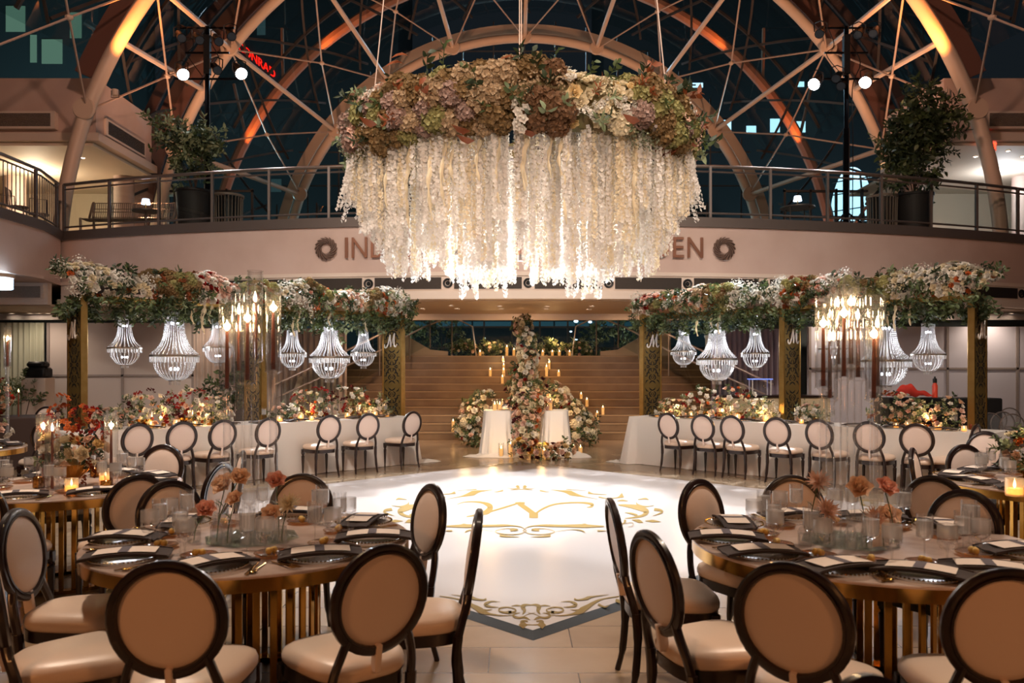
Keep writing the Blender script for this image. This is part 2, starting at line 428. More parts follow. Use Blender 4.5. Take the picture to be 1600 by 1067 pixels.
def sprig(n=9, L=1.0, lw=.20, ll=.42, seed=4):
    r = random.Random(seed); pts = [(0, 0, 0), (0, .1*L, .5*L), (0, .32*L, .95*L)]
    gs = [tube(cat_rom(pts, 3), .014, 4, caps=False)]
    q = cat_rom(pts, n)
    for i in range(n):
        p = Vector(q[int((i+1)*(len(q)-1)/n)]); a = i*2.4
        d = Vector((math.cos(a), math.sin(a)*.8, .65))
        m = orient(p, d, 1, 0) @ Matrix.Rotation(-PI/2, 4, 'X') @ Matrix.Rotation(r.uniform(-.5,.5), 4, 'Y')
        gs.append(xf(leaf(lw, ll*r.uniform(.8, 1.15)), orient(p, d, 1, r.uniform(0, 6)) @ Matrix.Rotation(PI/2*.75, 4, 'X')))
    return join(gs)
def amaranth(L=1.0, seed=1):      # long hanging tassel, hangs along -Z
    r = random.Random(seed); n = int(34*L); pts = []; rs = []
    for i in range(n+1):
        t = i/n; pts.append((.02*math.sin(7*t), .02*math.cos(5*t), -L*t)); rs.append((.020+.012*math.sin(23*t+seed))*(1-.55*t)+.003)
    return tube(pts, rs, 6)
def garland_strand(L=1.6, seed=1):   # hanging string of small blossoms, along -Z
    r = random.Random(seed); n = int(L*62); gs = []
    for i in range(n):
        z = -L*(i+.5)/n; a = i*2.2+r.uniform(-.4,.4); rr = .012+r.uniform(0,.010)
        d = Vector((math.cos(a), math.sin(a), r.uniform(-.7,.1)))
        gs.append(xf(floret(.024+r.uniform(-.005,.006), 4, .25), orient((rr*math.cos(a), rr*math.sin(a), z), d, 1, r.uniform(0, 6))))
    return join(gs)
GEO = {'rose': rose(), 'hydrangea': hydrangea(), 'mum': mum(), 'orchid': orchid(), 'babys_breath': cloud(), 'sprig': sprig(), 'fern': sprig(14, 1.1, .10, .38, 8),
       'hydrangea_low': hydrangea(38, 6)}
_low = join([xf(petal(.9, .75, .3, 2, 2, .1, .2), Matrix.Rotation(2*PI*k/5, 4, 'Z') @ Matrix.Rotation(.6, 4, 'X')) for k in range(5)] +
            [xf(petal(.6, .6, .3, 2, 2, .1, .2), Matrix.Rotation(2*PI*(k+.5)/4, 4, 'Z') @ Matrix.Rotation(1.15, 4, 'X')) for k in range(4)] + [sphere((0,0,.25), .22, 6, 4)])
GEO['rose_low'] = _low
BM = {}
def bloom_mesh(kind, colr):
    k = (kind, colr)
    if k not in BM: BM[k] = mesh(kind+'_'+colr, GEO[kind], fmat(colr), True, 0)
    return BM[k]
NAMES = {'rose': 'rose', 'rose_low': 'rose', 'hydrangea': 'hydrangea', 'hydrangea_low': 'hydrangea', 'mum': 'chrysanthemum', 'orchid': 'orchid_spray', 'babys_breath': 'babys_breath', 'sprig': 'leaf_sprig', 'fern': 'leaf_sprig'}

def scatter(parent, spots, maxp=100, lead=None):
    """spots: list of (kind, colour, Matrix, keep-priority). The first maxp become parts; the rest one stuff part"""
    spots = sorted(spots, key=lambda s: -s[3])
    for s in spots[:maxp]:
        link(NAMES[s[0]], bloom_mesh(s[0], s[1]), parent, s[2])
    rest = spots[maxp:]
    if rest:
        cols = sorted({s[1] for s in rest}); ix = {c: i for i, c in enumerate(cols)}
        g = join([setm(xf(GEO[s[0]], s[2]), ix[s[1]]) for s in rest])
        o = part('flower_filler', g, [fmat(c) for c in cols], parent, True, 0); o['kind'] = 'stuff'
def greens(parent, spots, mats, name='foliage'):
    g = join([setm(xf(GEO[k], M), mi) for (k, M, mi) in spots])
    o = part(name, g, mats, parent, True, 0); o['kind'] = 'stuff'; return o
def pick(pal, r):
    t = sum(p[2] for p in pal); x = r.uniform(0, t)
    for p in pal:
        x -= p[2]
        if x <= 0: return p
    return pal[-1]
def blob_flowers(parent, blobs, pal, n, nl, seed, leafs=(M_gr1, M_gr2, M_gr3), maxp=60, lsize=.16, front=True, low=False, face=(0, -1, .3)):
    """blobs: (x,y,z,rx,ry,rz) in the parent's frame; blooms cover the ellipsoids facing outwards"""
    r = random.Random(seed); wts = [b[3]*b[5]+b[4]*b[5]+b[3]*b[4] for b in blobs]; sp = []; gr = []; fd = Vector(face).normalized()
    taken = []
    for (cnt, isleaf) in ((n, 0), (nl, 1)):
        made = 0; tries = 0
        while made < cnt and tries < cnt*14:
            tries += 1
            b = blobs[r.choices(range(len(blobs)), wts)[0]]
            d = Vector((r.gauss(0,1), r.gauss(0,1), r.gauss(.15,1))).normalized()
            if front and d.dot(fd) < -.25 and r.random() < .8: continue
            k = r.uniform(.84, 1.02) if not isleaf else r.uniform(.62, .98)
            p = Vector((b[0]+d.x*b[3]*k, b[1]+d.y*b[4]*k, b[2]+d.z*b[5]*k))
            nn = Vector((d.x/b[3], d.y/b[4], d.z/b[5])).normalized()+Vector((r.uniform(-.35,.35), r.uniform(-.35,.35), r.uniform(-.2,.4)))
            if isleaf:
                kk = 'sprig' if r.random() < .7 else 'fern'
                gr.append((kk, orient(p-nn.normalized()*lsize*.45, nn, lsize*r.uniform(.7, 1.5), r.uniform(0, 6)), r.randrange(len(leafs)))); made += 1
            else:
                kind, c, w, s = pick(pal, r)
                s = s*r.uniform(.85, 1.15)
                if any((p-q).length < (s+t)*.62 for q, t in taken): continue
                taken.append((p, s)); made += 1
                if low and kind in ('rose', 'hydrangea'): kind = kind+'_low'
                sp.append((kind, c, orient(p, nn, s, r.uniform(0, 6)), d.dot(fd)+s*3))
    scatter(parent, sp, maxp)
    if gr: greens(parent, gr, list(leafs))
# ------------------------------------------------------------------ FLOOR, DANCE FLOOR
def tile_mat():
    m = bpy.data.materials.new('stone_tile'); m.use_nodes = True; nt = m.node_tree; b = nt.nodes['Principled BSDF']
    tc = nt.nodes.new('ShaderNodeTexCoord'); br = nt.nodes.new('ShaderNodeTexBrick')
    mp = nt.nodes.new('ShaderNodeMapping'); mp.inputs['Location'].default_value = (.13, .06, 0)
    br.inputs['Scale'].default_value = 1.0; br.inputs['Brick Width'].default_value = .98; br.inputs['Row Height'].default_value = .40
    br.inputs['Mortar Size'].default_value = .004; br.inputs['Mortar Smooth'].default_value = .2
    br.inputs['Color1'].default_value = (*lin('#a58d72'), 1); br.inputs['Color2'].default_value = (*lin('#937c64'), 1); br.inputs['Mortar'].default_value = (*lin('#4c4036'), 1)
    n = nt.nodes.new('ShaderNodeTexNoise'); n.inputs['Scale'].default_value = 2.2; n.inputs['Detail'].default_value = 8
    mx = nt.nodes.new('ShaderNodeMix'); mx.data_type = 'RGBA'; mx.blend_type = 'MULTIPLY'; mx.inputs[0].default_value = .5
    r = nt.nodes.new('ShaderNodeValToRGB'); r.color_ramp.elements[0].color = (.62, .58, .54, 1); r.color_ramp.elements[1].color = (1, 1, 1, 1)
    r.color_ramp.elements[0].position = .3; r.color_ramp.elements[1].position = .7
    nt.links.new(tc.outputs['Object'], mp.inputs[0]); nt.links.new(mp.outputs[0], br.inputs['Vector']); nt.links.new(tc.outputs['Object'], n.inputs['Vector'])
    nt.links.new(n.outputs['Fac'], r.inputs['Fac']); nt.links.new(br.outputs['Color'], mx.inputs[6]); nt.links.new(r.outputs['Color'], mx.inputs[7])
    nt.links.new(mx.outputs[2], b.inputs['Base Color']); b.inputs['Roughness'].default_value = .22; b.inputs['Specular IOR Level'].default_value = .5
    return m
struct('floor', box(-22, -4, -.05, 22, 30, 0), tile_mat(), 'polished beige stone tile floor of the atrium')
CD = (.13, 9.66); HD = 4.80
def diamond(hd, z0, z1, mat_=0):
    V = []
    for z in (z0, z1):
        V += [(0, -hd, z), (hd, 0, z), (0, hd, z), (-hd, 0, z)]
    return geo(V, [(4,5,6,7),(0,1,5,4),(1,2,6,5),(2,3,7,6),(3,0,4,7)], mat_)
df = thing('dance_floor', 'glossy white diamond dance floor with gold scrollwork and a monogram', 'dance floor', (CD[0], CD[1], 0))
M_df = mat('gloss_white_vinyl', '#b8ada7', .26, spec=.6)
M_edge = mat('slate_ramp', '#2a2f34', .75, 0, bump=(120, .2))
M_foil = mat('gold_vinyl', '#7c6226', .6, spec=.2)
part('surface', diamond(HD-.13, .001, .022), M_df, df, False)
rim = []
for k in range(4):
    a = k*PI/2
    V = [(0,-HD+.13,.022),(HD-.13,0,.022),(HD,0,.001),(0,-HD,.001)]
    part('ramp_edge', xf(geo(V, [(3,2,1,0)]), Matrix.Rotation(a, 4, 'Z')), M_edge, df, False)
def crop(pts, ox, oy, sc):   # photo crop -> floor metres relative to the dance floor centre
    o = []
    for (x, y) in pts:
        X, Y = FL(ox+x/sc, oy+y/sc, .022); o.append((X-CD[0], Y-CD[1]))
    return o
Z1 = .0235
def mir(pts): return [(-x, y) for x, y in pts]
cen = []
def drawn(pts, w, ox, oy, sc, dx, z, mirror=False):      # brush stroke drawn on the floor pattern, then laid out in metres
    g = stroke(pts, w, 0); v = g[0].copy(); q = crop([(float(a[0]), float(a[1])) for a in v], ox, oy, sc)
    v = np.array([((-1 if mirror else 1)*(x+dx), y, z) for x, y in q], dtype=np.float32); return (v, g[1], g[2], g[3])
def S4(pts, w, both=True):
    w = [k*175 for k in w]
    cen.append(drawn(pts, w, 800, 740, 5.0, -.03, Z1+len(cen)*.00012))
    if both: cen.append(drawn(pts, w, 800, 740, 5.0, -.03, Z1+len(cen)*.00012, True))
S4([(100,97),(135,104)], [.0,.14,.0]); S4([(100,111),(150,119),(200,113)], [.05,.03,.01]); S4([(5,127),(60,124),(100,123)], [.02,.03,.02])
S4([(235,132),(290,143),(312,140)], [.06,.03,.01]); S4([(320,127),(430,140),(500,160),(570,178),(690,200)], [.01,.07,.22,.12,.03,.01]); S4([(440,122),(510,128),(592,133)], [.04,.02,.01])
S4([(612,148),(650,158),(700,162),(760,165)], [.12,.04,.03,.02]); S4([(695,183),(760,194),(840,188),(885,168)], [.05,.03,.04,.22]); S4([(840,215),(880,210),(925,215)], [.02,.08,.02])
S4([(850,245),(920,252),(1010,268),(1070,296),(1040,328),(960,345),(900,350)], [.05,.14,.24,.22,.12,.06,.02]); S4([(1000,204),(1060,196),(1086,206)], [.02,.08,.03])
S4([(988,222),(1000,242),(1060,258),(1130,250)], [.02,.07,.05,.01]); S4([(1130,280),(1180,288),(1192,303),(1150,322),(1118,332)], [.12,.10,.08,.04,.01])
S4([(958,362),(1010,372),(1045,384)], [.02,.16,.02]); S4([(1060,372),(1120,372),(1185,378)], [.01,.12,.01]); S4([(900,306),(950,312),(1000,328)], [.01,.08,.09]); S4([(905,362),(900,385),(870,400)], [.1,.07,.02])
S4([(108,447),(150,418),(240,407),(380,410),(550,411),(740,414)], [.02,.03,.04,.10,.10,.16,.05]); S4([(108,447),(160,472),(250,478),(340,466),(350,450),(290,434),(210,432),(178,442),(235,444)], [.02,.03,.03,.03,.02,.02,.03,.05,.10])
S4([(170,497),(260,494),(325,486)], [.01,.06,.10]); S4([(360,455),(480,440),(560,446),(592,462)], [.01,.02,.05,.04]); S4([(690,450),(760,450)], [.06,.02]); S4([(905,393),(960,385),(965,410),(930,420)], [.02,.02,.02,.02])
cen.append(drawn([(548,402),(590,400),(640,410)], [0, 22, 0], 800, 740, 5, -.03, Z1)); cen.append(drawn([(548,402),(590,400),(640,410)], [0, 22, 0], 800, 740, 5, -.03, Z1, True))
part('centre_scrollwork', cen, M_foil, df, False, label='gold scrollwork frame around the monogram')
mono = []
def SM(pts, w):
    mono.append(drawn(pts, [k*130 for k in w], 600, 700, 2.908, 0, Z1+.0003+len(mono)*.00012))
SM([(333,256),(360,247),(400,244),(450,249),(482,266),(470,288),(430,302),(375,312)], [.02,.03,.04,.08,.20,.20,.08,.03])
SM([(440,304),(470,293),(540,272),(615,249)], [.04,.05,.06,.05]); SM([(612,251),(650,277),(684,302)], [.14,.15,.15]); SM([(660,308),(700,308)], [.16,.16]); SM([(596,250),(640,250)], [.06,.06])
SM([(686,300),(720,277),(770,257),(840,249),(905,249),(945,256),(940,267),(920,270)], [.06,.06,.06,.05,.05,.07,.11,.06,.01])
part('monogram_letter', mono, M_foil, df, False, label='gold script letter M')
cor = []
def S5(pts, w):
    w = [k*300 for k in w]
    for mi in (False, True): cor.append(drawn(pts, w, 680, 900, 5.333, -.015, Z1+len(cor)*.00012, mi))
S5([(752,372),(752,408),(752,440)], [.0,.26,.0]); S5([(752,402),(800,408),(880,402),(922,388),(905,372),(862,378)], [.015,.018,.02,.02,.04,.05]); S5([(742,350),(775,350),(812,368)], [.01,.07,.01])
S5([(737,350),(790,320),(850,305)], [.015,.015,.01]); S5([(790,246),(850,240),(882,258),(875,290),(895,320)], [.01,.05,.13,.09,.02]); S5([(885,252),(930,246),(978,252)], [.02,.04,.01])
S5([(878,338),(930,350),(972,338),(965,318),(915,308)], [.03,.06,.06,.04,.01]); S5([(985,303),(1040,306),(1085,292),(1070,268),(1005,262),(948,280),(960,300),(1010,302)], [.09,.05,.04,.04,.03,.03,.05,.07])
S5([(960,327),(1080,331),(1200,308),(1280,262),(1390,200),(1560,168)], [.015,.02,.05,.18,.10,.03,.02]); S5([(1140,280),(1185,286),(1230,282)], [.01,.03,.04]); S5([(1375,238),(1430,260),(1472,246)], [.06,.04,.01])
S5([(1065,218),(1140,214),(1190,240),(1150,258),(1085,262)], [.01,.03,.10,.04,.01]); S5([(1175,193),(1210,202),(1270,192),(1320,176),(1460,157)], [.05,.03,.05,.09,.03,.01]); S5([(1520,205),(1560,218)], [.08,.10])
gc = join(cor)
for k in range(4): part('corner_scrollwork', xf(gc, Matrix.Rotation(k*PI/2, 4, 'Z')), M_foil, df, False)

# ------------------------------------------------------------------ STAIRS AND LANDING
M_step = mat('travertine_step', '#80664a', .34, spec=.5, noise=(1.6, '#6a5038', 8))
M_nose = mat('pale_nosing', '#967a5a', .35)  # step edges a little paler than the steps
M_stone = mat('cheek_stone', '#b9a693', .6)
st = thing('staircase', 'broad brown stone staircase rising behind the floral arch', 'staircase', (0, 0, 0), kind='structure')
SX0, SX1, SY, RI, TR, NR = -5.2, 5.6, 19.2, .19, .30, 11
for k in range(NR):
    y1 = SY+TR*(k+1) if k < NR-1 else 29
    g = [bbox_(((SX0+SX1)/2, (SY+k*TR+y1)/2, RI*(k+.5)), (SX1-SX0, y1-SY-k*TR, RI-.001), .006),
         box(SX0, SY+k*TR-.012, RI*(k+1)-.03, SX1, SY+k*TR+.02, RI*(k+1)+.001)]
    part('step', g[:1], M_step, st, False); part('nosing', g[1:], M_nose, st, False)
LZ = RI*NR
struct('wall_stair_left', geo([(-5.3,19.0,0),(-5.3,23,0),(-5.3,23,2.9),(-5.3,21.6,2.9),(-5.3,19.0,.95),(-5.18,19.0,0),(-5.18,23,0),(-5.18,23,2.9),(-5.18,21.6,2.9),(-5.18,19,.95)],
       [(0,1,2,3,4),(9,8,7,6,5),(0,4,9,5),(4,3,8,9),(3,2,7,8)]), M_stone, 'dark stone cheek wall left of the staircase')
struct('wall_stair_right', geo([(5.58,19.0,0),(5.58,23,0),(5.58,23,2.9),(5.58,21.6,2.9),(5.58,19.0,.95),(5.7,19.0,0),(5.7,23,0),(5.7,23,2.9),(5.7,21.6,2.9),(5.7,19,.95)],
       [(0,1,2,3,4),(9,8,7,6,5),(0,4,9,5),(4,3,8,9),(3,2,7,8)]), M_stone, 'dark stone cheek wall right of the staircase')
for sgn, nm, cx in ((-1, 'left', 0.25), (1, 'right', .2)):
    hr = thing('stair_handrail', 'pair of brushed metal handrails climbing the %s side of the staircase' % nm, 'handrail', (0, 0, 0))
    def X(px): return px if sgn < 0 else 2*819-px
    def w(px, py, Y): p = P(X(px), py, Y); return tuple(p)
    part('upper_rail', tube([w(430,601,18.6), w(593,523,19.35), w(672,487,21.8), w(712,470,22.6)], .028, 8), M_toprail, hr)
    part('lower_rail', tube([w(430,622,18.6), w(593,548,19.35), w(660,512,21.8), w(690,500,22.2)], .024, 8), M_toprail, hr)
    part('landing_rail', tube([w(665,499,22.4), w(715,499,22.4), w(738,510,22.6), w(744,556,22.6)], .022, 8), M_toprail, hr)
    for (px, yt, yb, Y) in ((440,596,676,18.62),(520,557,655,19.0),(593,523,628,19.35),(640,502,590,21.2),(672,487,560,21.9),(706,499,556,22.4)):
        a = w(px, yt, Y); part('rail_post', tube([a, (a[0], a[1], max(.02, a[2]-1.0))], .018, 6), M_rail, hr)
    gp = [w(440,600,18.65), w(672,490,21.9)]
    part('glass_panel', geo([gp[0], gp[1], (gp[1][0], gp[1][1], gp[1][2]-.85), (gp[0][0], gp[0][1], gp[0][2]-.85)], [(0,1,2,3)]), M_pane, hr, False)
    # pale triangular wall beside the landing
    a, b2, c = w(632,548,21.9), w(700,556,22.3), w(700,545,22.3)
    V = [w(590,492,22.6), w(590,555.5,22.6), w(700,555.5,22.6), w(700,549,22.6), w(672,546,22.6), w(632,523,22.6)]
    V2 = [(v[0], v[1]+.1, v[2]) for v in V]
    struct('wall_landing_'+nm, geo(V+V2, [(0,1,2,3,4,5),(11,10,9,8,7,6),(0,5,11,6),(5,4,10,11),(4,3,9,10),(3,2,8,9)]), M_stone, 'pale wedge of wall at the %s end of the stair landing' % nm)

# ------------------------------------------------------------------ BALCONY
RC = 30.3; CXB = .3; CYB = 46.5
def arcP(X, off=0.0):
    d = math.sqrt(max(0, RC*RC-(X-CXB)**2)); n = Vector((X-CXB, -d, 0)).normalized()
    return Vector((X, CYB-d, 0)) + n*off
X0, X1 = -10.25, 14.0
def strip(prof, x0, x1, n, mt=0, fn=arcP):     # prof: closed list of (outward offset, z)
    V = []; m = len(prof)
    for i in range(n+1):
        X = x0+(x1-x0)*i/n
        for (o, z) in prof: p = fn(X, o); V.append((p.x, p.y, z))
    fs = [(i*m+k, i*m+(k+1) % m, (i+1)*m+(k+1) % m, (i+1)*m+k) for i in range(n) for k in range(m)]
    fs += [tuple(range(m))[::-1], tuple(n*m+k for k in range(m))]
    return geo(V, fs, mt)
ZR, ZD = 5.89, 4.82
struct('wall_balcony_fascia', strip([(0,3.66),(0,4.62),(-.3,4.62),(-.3,3.66)], X0, X1, 60), M_stucco, 'long curved pale fascia of the balcony', True)
struct('trim_1', strip([(.03,3.60),(.03,3.68),(-.3,3.68),(-.3,3.60)], X0, X1, 60), M_white2, 'thin moulding under the balcony fascia', True)
struct('trim_2', strip([(0,3.28),(0,3.60),(-.3,3.60),(-.3,3.28)], X0, X1, 60), M_white2, 'band that carries the grilles and diffusers', True)
struct('trim_3', strip([(.10,3.12),(.10,3.28),(-.3,3.28),(-.3,3.12)], X0, X1, 60), M_white2, 'projecting ledge below the grille band', True)
struct('trim_4', strip([(.05,4.62),(.05,ZD),(-.3,ZD),(-.3,4.62)], X0, X1, 60), M_rail, 'grey metal kerb along the balcony edge', True)
def poly_ext(pts, z0, z1, mt=0):
    n = len(pts); V = [(x, y, z0) for x, y in pts]+[(x, y, z1) for x, y in pts]
    return geo(V, [tuple(range(n))[::-1], tuple(range(n, 2*n))]+[(i, (i+1) % n, n+(i+1) % n, n+i) for i in range(n)], mt)
arc = [tuple(arcP(X0+(X1-X0)*i/40, -.2)[:2]) for i in range(41)]
M_soffit = mat('warm_soffit', '#b9a088', .6)
struct('ceiling', poly_ext(arc+[(14, 20.1), (-10.25, 20.1)], 3.10, 3.14), M_soffit, 'soffit under the balcony with recessed downlights')
struct('floor_balcony', poly_ext(arc+[(14, 30), (-10.25, 30)], ZD-.12, ZD), M_stone, 'balcony deck behind the railing')
struct('trim_5', box(-22, 20.05, 2.95, 22, 20.2, 3.3), M_white2, 'beam at the back edge of the soffit')
for i, px in enumerate((436, 530, 628, 753, 878, 1003, 1128, 1230, 1330, 1430, 1520)):
    pass
vx = -9.4; i = 0
while vx < 12.5:
    ctr = (vx+.82); p0 = arcP(ctr)
    v = thing('air_grille', 'dark slatted air grille in the balcony band, %s from left' % ORD[i], 'vent', (0, 0, 0), group='air grilles along the balcony band')
    part('grille_frame', strip([(.012,3.315),(.012,3.585),(-.02,3.585),(-.02,3.315)], vx, vx+1.42, 4), M_white2, v, False)
    part('slats', join([strip([(.022,3.335+.026*k),(.022,3.351+.026*k),(.0,3.353+.026*k),(.0,3.337+.026*k)], vx+.03, vx+1.39, 4) for k in range(9)]+[strip([(.016,3.33),(.016,3.57),(.0,3.57),(.0,3.33)], vx+.02, vx+1.40, 4)]), M_vent, v, False)
    q = arcP(vx+1.53, .0); d = (q-Vector((CXB, CYB, 0))).normalized()
    s = thing('round_diffuser', 'round black air diffuser between two grilles, %s from left' % ORD[i], 'vent', (0, 0, 0), group='round diffusers along the balcony band')
    mm = orient((q.x, q.y, 3.45), d)
    part('ring', xf(lathe([(.055,.0),(.055,.02),(.085,.03),(.10,.02),(.10,-.01)], 20), mm), M_black, s)
    part('cone', xf(lathe([(0,.03),(.02,.03),(.045,.0),(.055,-.005)], 16), mm), M_black, s)
    vx += 1.64; i += 1
def rail_run(pts, name, label, post_gap, balusters=False, ph=ZR-ZD):
    """pts: plan polyline"""
    t = thing('balcony_railing', label, 'railing', (0, 0, 0))
    pts = [Vector((p[0], p[1], 0)) for p in pts]
    def lift(z): return [(p.x, p.y, z) for p in pts]
    part('top_rail', tube(lift(ZR), .036, 8), M_toprail, t)
    part('second_rail', tube(lift(ZR-.11), .020, 6), M_rail, t)
    if not balusters: part('glass_infill', grid(lambda u, v: tuple(Vector(lift(ZD+.12)[min(int(u*(len(pts)-1)+.5), len(pts)-1)])+Vector((0,0,v*.8))), len(pts)-1, 1), M_pane, t, False)
    part('bottom_rail', tube(lift(ZD+.10), .022, 6), M_rail, t)
    L = 0; nxt = 0; out = []
    for a, b in zip(pts, pts[1:]):
        seg = (b-a).length
        while nxt <= L+seg:
            out.append(a+(b-a)*((nxt-L)/seg)); nxt += post_gap
        L += seg
    for p in out: part('post', cbox((p.x, p.y, (ZD+ZR)/2), (.05, .07, ZR-ZD), 0), M_rail, t, False)
    if balusters:
        L = 0; nxt = 0; k = 0
        for a, b in zip(pts, pts[1:]):
            seg = (b-a).length
            while nxt <= L+seg and k < 99:
                q = a+(b-a)*((nxt-L)/seg); part('baluster', tube([(q.x, q.y, ZD+.1), (q.x, q.y, ZR-.1)], .011, 5), M_rail, t); nxt += .13; k += 1
            L += seg
    return t
rail_run([arcP(-10.2+24*i/40, -.04)[:2] for i in range(41)], 'r', 'long curved metal railing with glass infill above the lettered fascia', 1.32)
LP = [(-10.6, 11.5), (-10.1, 13.5), (-9.9, 15.6), (-9.88, 16.8), (-10.2, 18.0)]
rail_run([(x-.06, y) for x, y in LP], 'l', 'side railing with close vertical balusters at the left balcony', 1.3, True)
def lw(off0, off1, z0, z1):
    V = []
    for (x, y) in LP: V += [(x+off1, y, z0), (x+off1, y, z1), (x+off0, y, z1), (x+off0, y, z0)]
    n = len(LP); fs = [(i*4+k, i*4+(k+1) % 4, i*4+4+(k+1) % 4, i*4+4+k) for i in range(n-1) for k in range(4)]
    return geo(V, [f[::-1] for f in fs])
struct('wall_left', lw(-.3, 0, 3.66, 4.62), M_stucco, 'pale fascia of the left side balcony', True)
struct('trim_6', lw(-.3, .05, 4.62, ZD), M_rail, 'grey kerb of the left side balcony', True)
struct('floor_side', poly_ext(LP+[(-10.26, 26), (-22, 26), (-22, 11.5)], ZD-.1, ZD), M_stone, 'deck of the left side balcony')
struct('ceiling_left', poly_ext(LP+[(-10.2, 20.2), (-22, 20.2), (-22, 11.5)], 3.60, 3.66), M_stucco, 'pale ceiling under the left side balcony')
struct('ceiling_left_back', box(-22, 17.6, 3.1, -10.2, 20.1, 3.14), M_soffit, 'lower soffit behind the left side balcony')
struct('wall_left_band', box(-22, 17.5, 3.12, -10.2, 17.65, 3.62), M_white2, 'band with grilles under the left side balcony')
for k, xx in enumerate((-12.3, -10.9)):
    v = thing('air_grille', 'pale green slatted grille below the left side balcony, %s one' % ('left', 'right')[k], 'vent', (xx, 17.48, 3.4), group='grilles below the left side balcony')
    part('frame', box(-.62, -.02, -.15, .62, .02, .15), M_white2, v, False); part('slats', [box(-.56, -.035, -.125+.028*j, .56, -.02, -.112+.028*j) for j in range(9)], M_vent, v, False)
cl = thing('lantern_pendant', 'drum pendant lamp glowing at the left edge under the balcony', 'lamp', tuple(P(-9, 438, 15.4)))
part('shade', lathe([(.30,-.16),(.32,-.16),(.32,.05),(.30,.05)], 24), mat('opal_shade', '#e8eef2', .5, emit='#bfe0ff', es=1.3), cl); part('band', lathe([(.325,.05),(.345,.05),(.345,.12),(.325,.12)], 24), M_steel, cl)
part('rod', tube([(0,0,.12),(0,0,.40)], .015, 6), M_steel, cl)
lamp('POINT', 'pendant_lamp', tuple(P(-9, 438, 15.4)), 30, (.55, .8, 1), .2)
# fascia lettering and emblems
def font_geo(txt, size, ext):
    c = bpy.data.curves.new('t', 'FONT'); c.body = txt; c.size = size; c.extrude = ext; c.resolution_u = 4
    o = bpy.data.objects.new('t', c); COL.objects.link(o); bpy.context.view_layer.update()
    me = bpy.data.meshes.new_from_object(o.evaluated_get(bpy.context.evaluated_depsgraph_get()))
    V = np.zeros(len(me.vertices)*3, dtype=np.float32); me.vertices.foreach_get('co', V)
    fs = [tuple(p.vertices) for p in me.polygons]; wdt = c.bevel_depth
    bpy.data.objects.remove(o); bpy.data.meshes.remove(me)
    return geo(V.reshape(-1, 3), fs)
M_copper = mat('copper_letter', '#b5836c', .32, .85)
M_bronze2 = mat('bronze_emblem', '#7d6559', .4, .6)
sign = thing('wall_lettering', 'raised copper capital letters on the curved balcony fascia', 'sign', (0, 0, 0))
txt = 'INDIANAPOLIS ARTSGARDEN'
adv = dict(I=.40, N=1.12, D=1.06, A=1.04, P=.86, O=1.22, L=.78, S=.84, R=.92, T=.86, G=1.18, E=.84); adv[' '] = .55
tot = sum(adv[c] for c in txt); xa, xb = -3.47, 3.96; cur = xa; lc = {}
for ch in txt:
    wd = adv[ch]*(xb-xa)/tot
    if ch != ' ':
        if ch not in lc:
            g = font_geo(ch, .60, .02); v = g[0]; mn, mxx = v.min(0), v.max(0)
            gw = max(.01, mxx[0]-mn[0]); tw = (adv[ch]-.22)*(xb-xa)/tot*1.0; th = .42
            v2 = v.copy(); v2[:, 0] = (v[:, 0]-(mn[0]+mxx[0])/2)/gw*(tw if ch != 'I' else .06); v2[:, 1] = (v[:, 1]-mn[1])/(mxx[1]-mn[1])*th
            lc[ch] = mesh('letter_'+ch, (v2, g[1], g[2], g[3]), M_copper, False)
        Xc = cur+wd/2; p = arcP(Xc, .05); n = (arcP(Xc, 1)-arcP(Xc, 0)); yaw = math.atan2(n.x, -n.y)
        link('letter', lc[ch], sign, Matrix.Translation((p.x, p.y, 3.98)) @ Matrix.Rotation(yaw, 4, 'Z') @ Matrix.Rotation(PI/2, 4, 'X'))
    cur += wd
for px, side in ((508.5, 'left'), (1132.5, 'right')):
    Xc = (px-800)/F*16.36; p = arcP(Xc, .05); n = arcP(Xc, 1)-arcP(Xc, 0)
    e = thing('round_emblem', 'round bronze emblem of swirling blades at the %s end of the lettering' % side, 'emblem', (p.x, p.y, 4.185), math.atan2(n.x, -n.y))
    gs = []
    for k in range(16):
        a = 2*PI*k/16; q = []
        for t in range(7):
            rr = .105+.13*t/6; aa = a+1.25*(t/6)**.8*(1 if side == 'left' else -1); q.append((rr*math.cos(aa), rr*math.sin(aa)))
        gs.append(stroke(q, [.010, .022, .034, .010], -.02, 2, .05))
    part('blades', xf(join(gs), Matrix.Rotation(PI/2, 4, 'X')), M_bronze2, e, False)
# downlights
def downlight(p, label, grp, up=0):
    d = thing('downlight', label, 'ceiling light', p, group=grp)
    part('trim_ring', lathe([(.045,-.004),(.062,-.012),(.068,0)], 14), M_white2, d); part('lamp', lathe([(0,-.003),(.045,-.003)], 12), M_down, d, False)
for i_, (px, py) in enumerate(sorted(((705,477),(780,478),(855,478),(925,478),(714,482),(783,482),(853,482),(920,483),(988,483),(660,482),(1000,474)))):
    z = 3.10; Y = F*(z-H)/(HY-py); downlight(((px-CX)*Y/F, Y, z-.002), 'small recessed downlight in the soffit above the stairs, %s from left' % ORD[i_], 'downlights above the stairs')
for i_, (px, py) in enumerate(sorted(((47,492),(75,497),(18,493),(60,500),(150,489),(205,490),(250,492),(120,497),(1283,491),(1333,487),(1390,486),(1400,492),(1450,488),(1488,493),(1556,498),(1580,492),(1395,498),(1345,497)))):
    z = 3.10; Y = min(19.9, F*(z-H)/(HY-py)); downlight(((px-CX)*Y/F, Y, z-.002), 'small recessed downlight in the low soffit near the side walls, %s from left' % ORD[i_], 'downlights near the side walls')
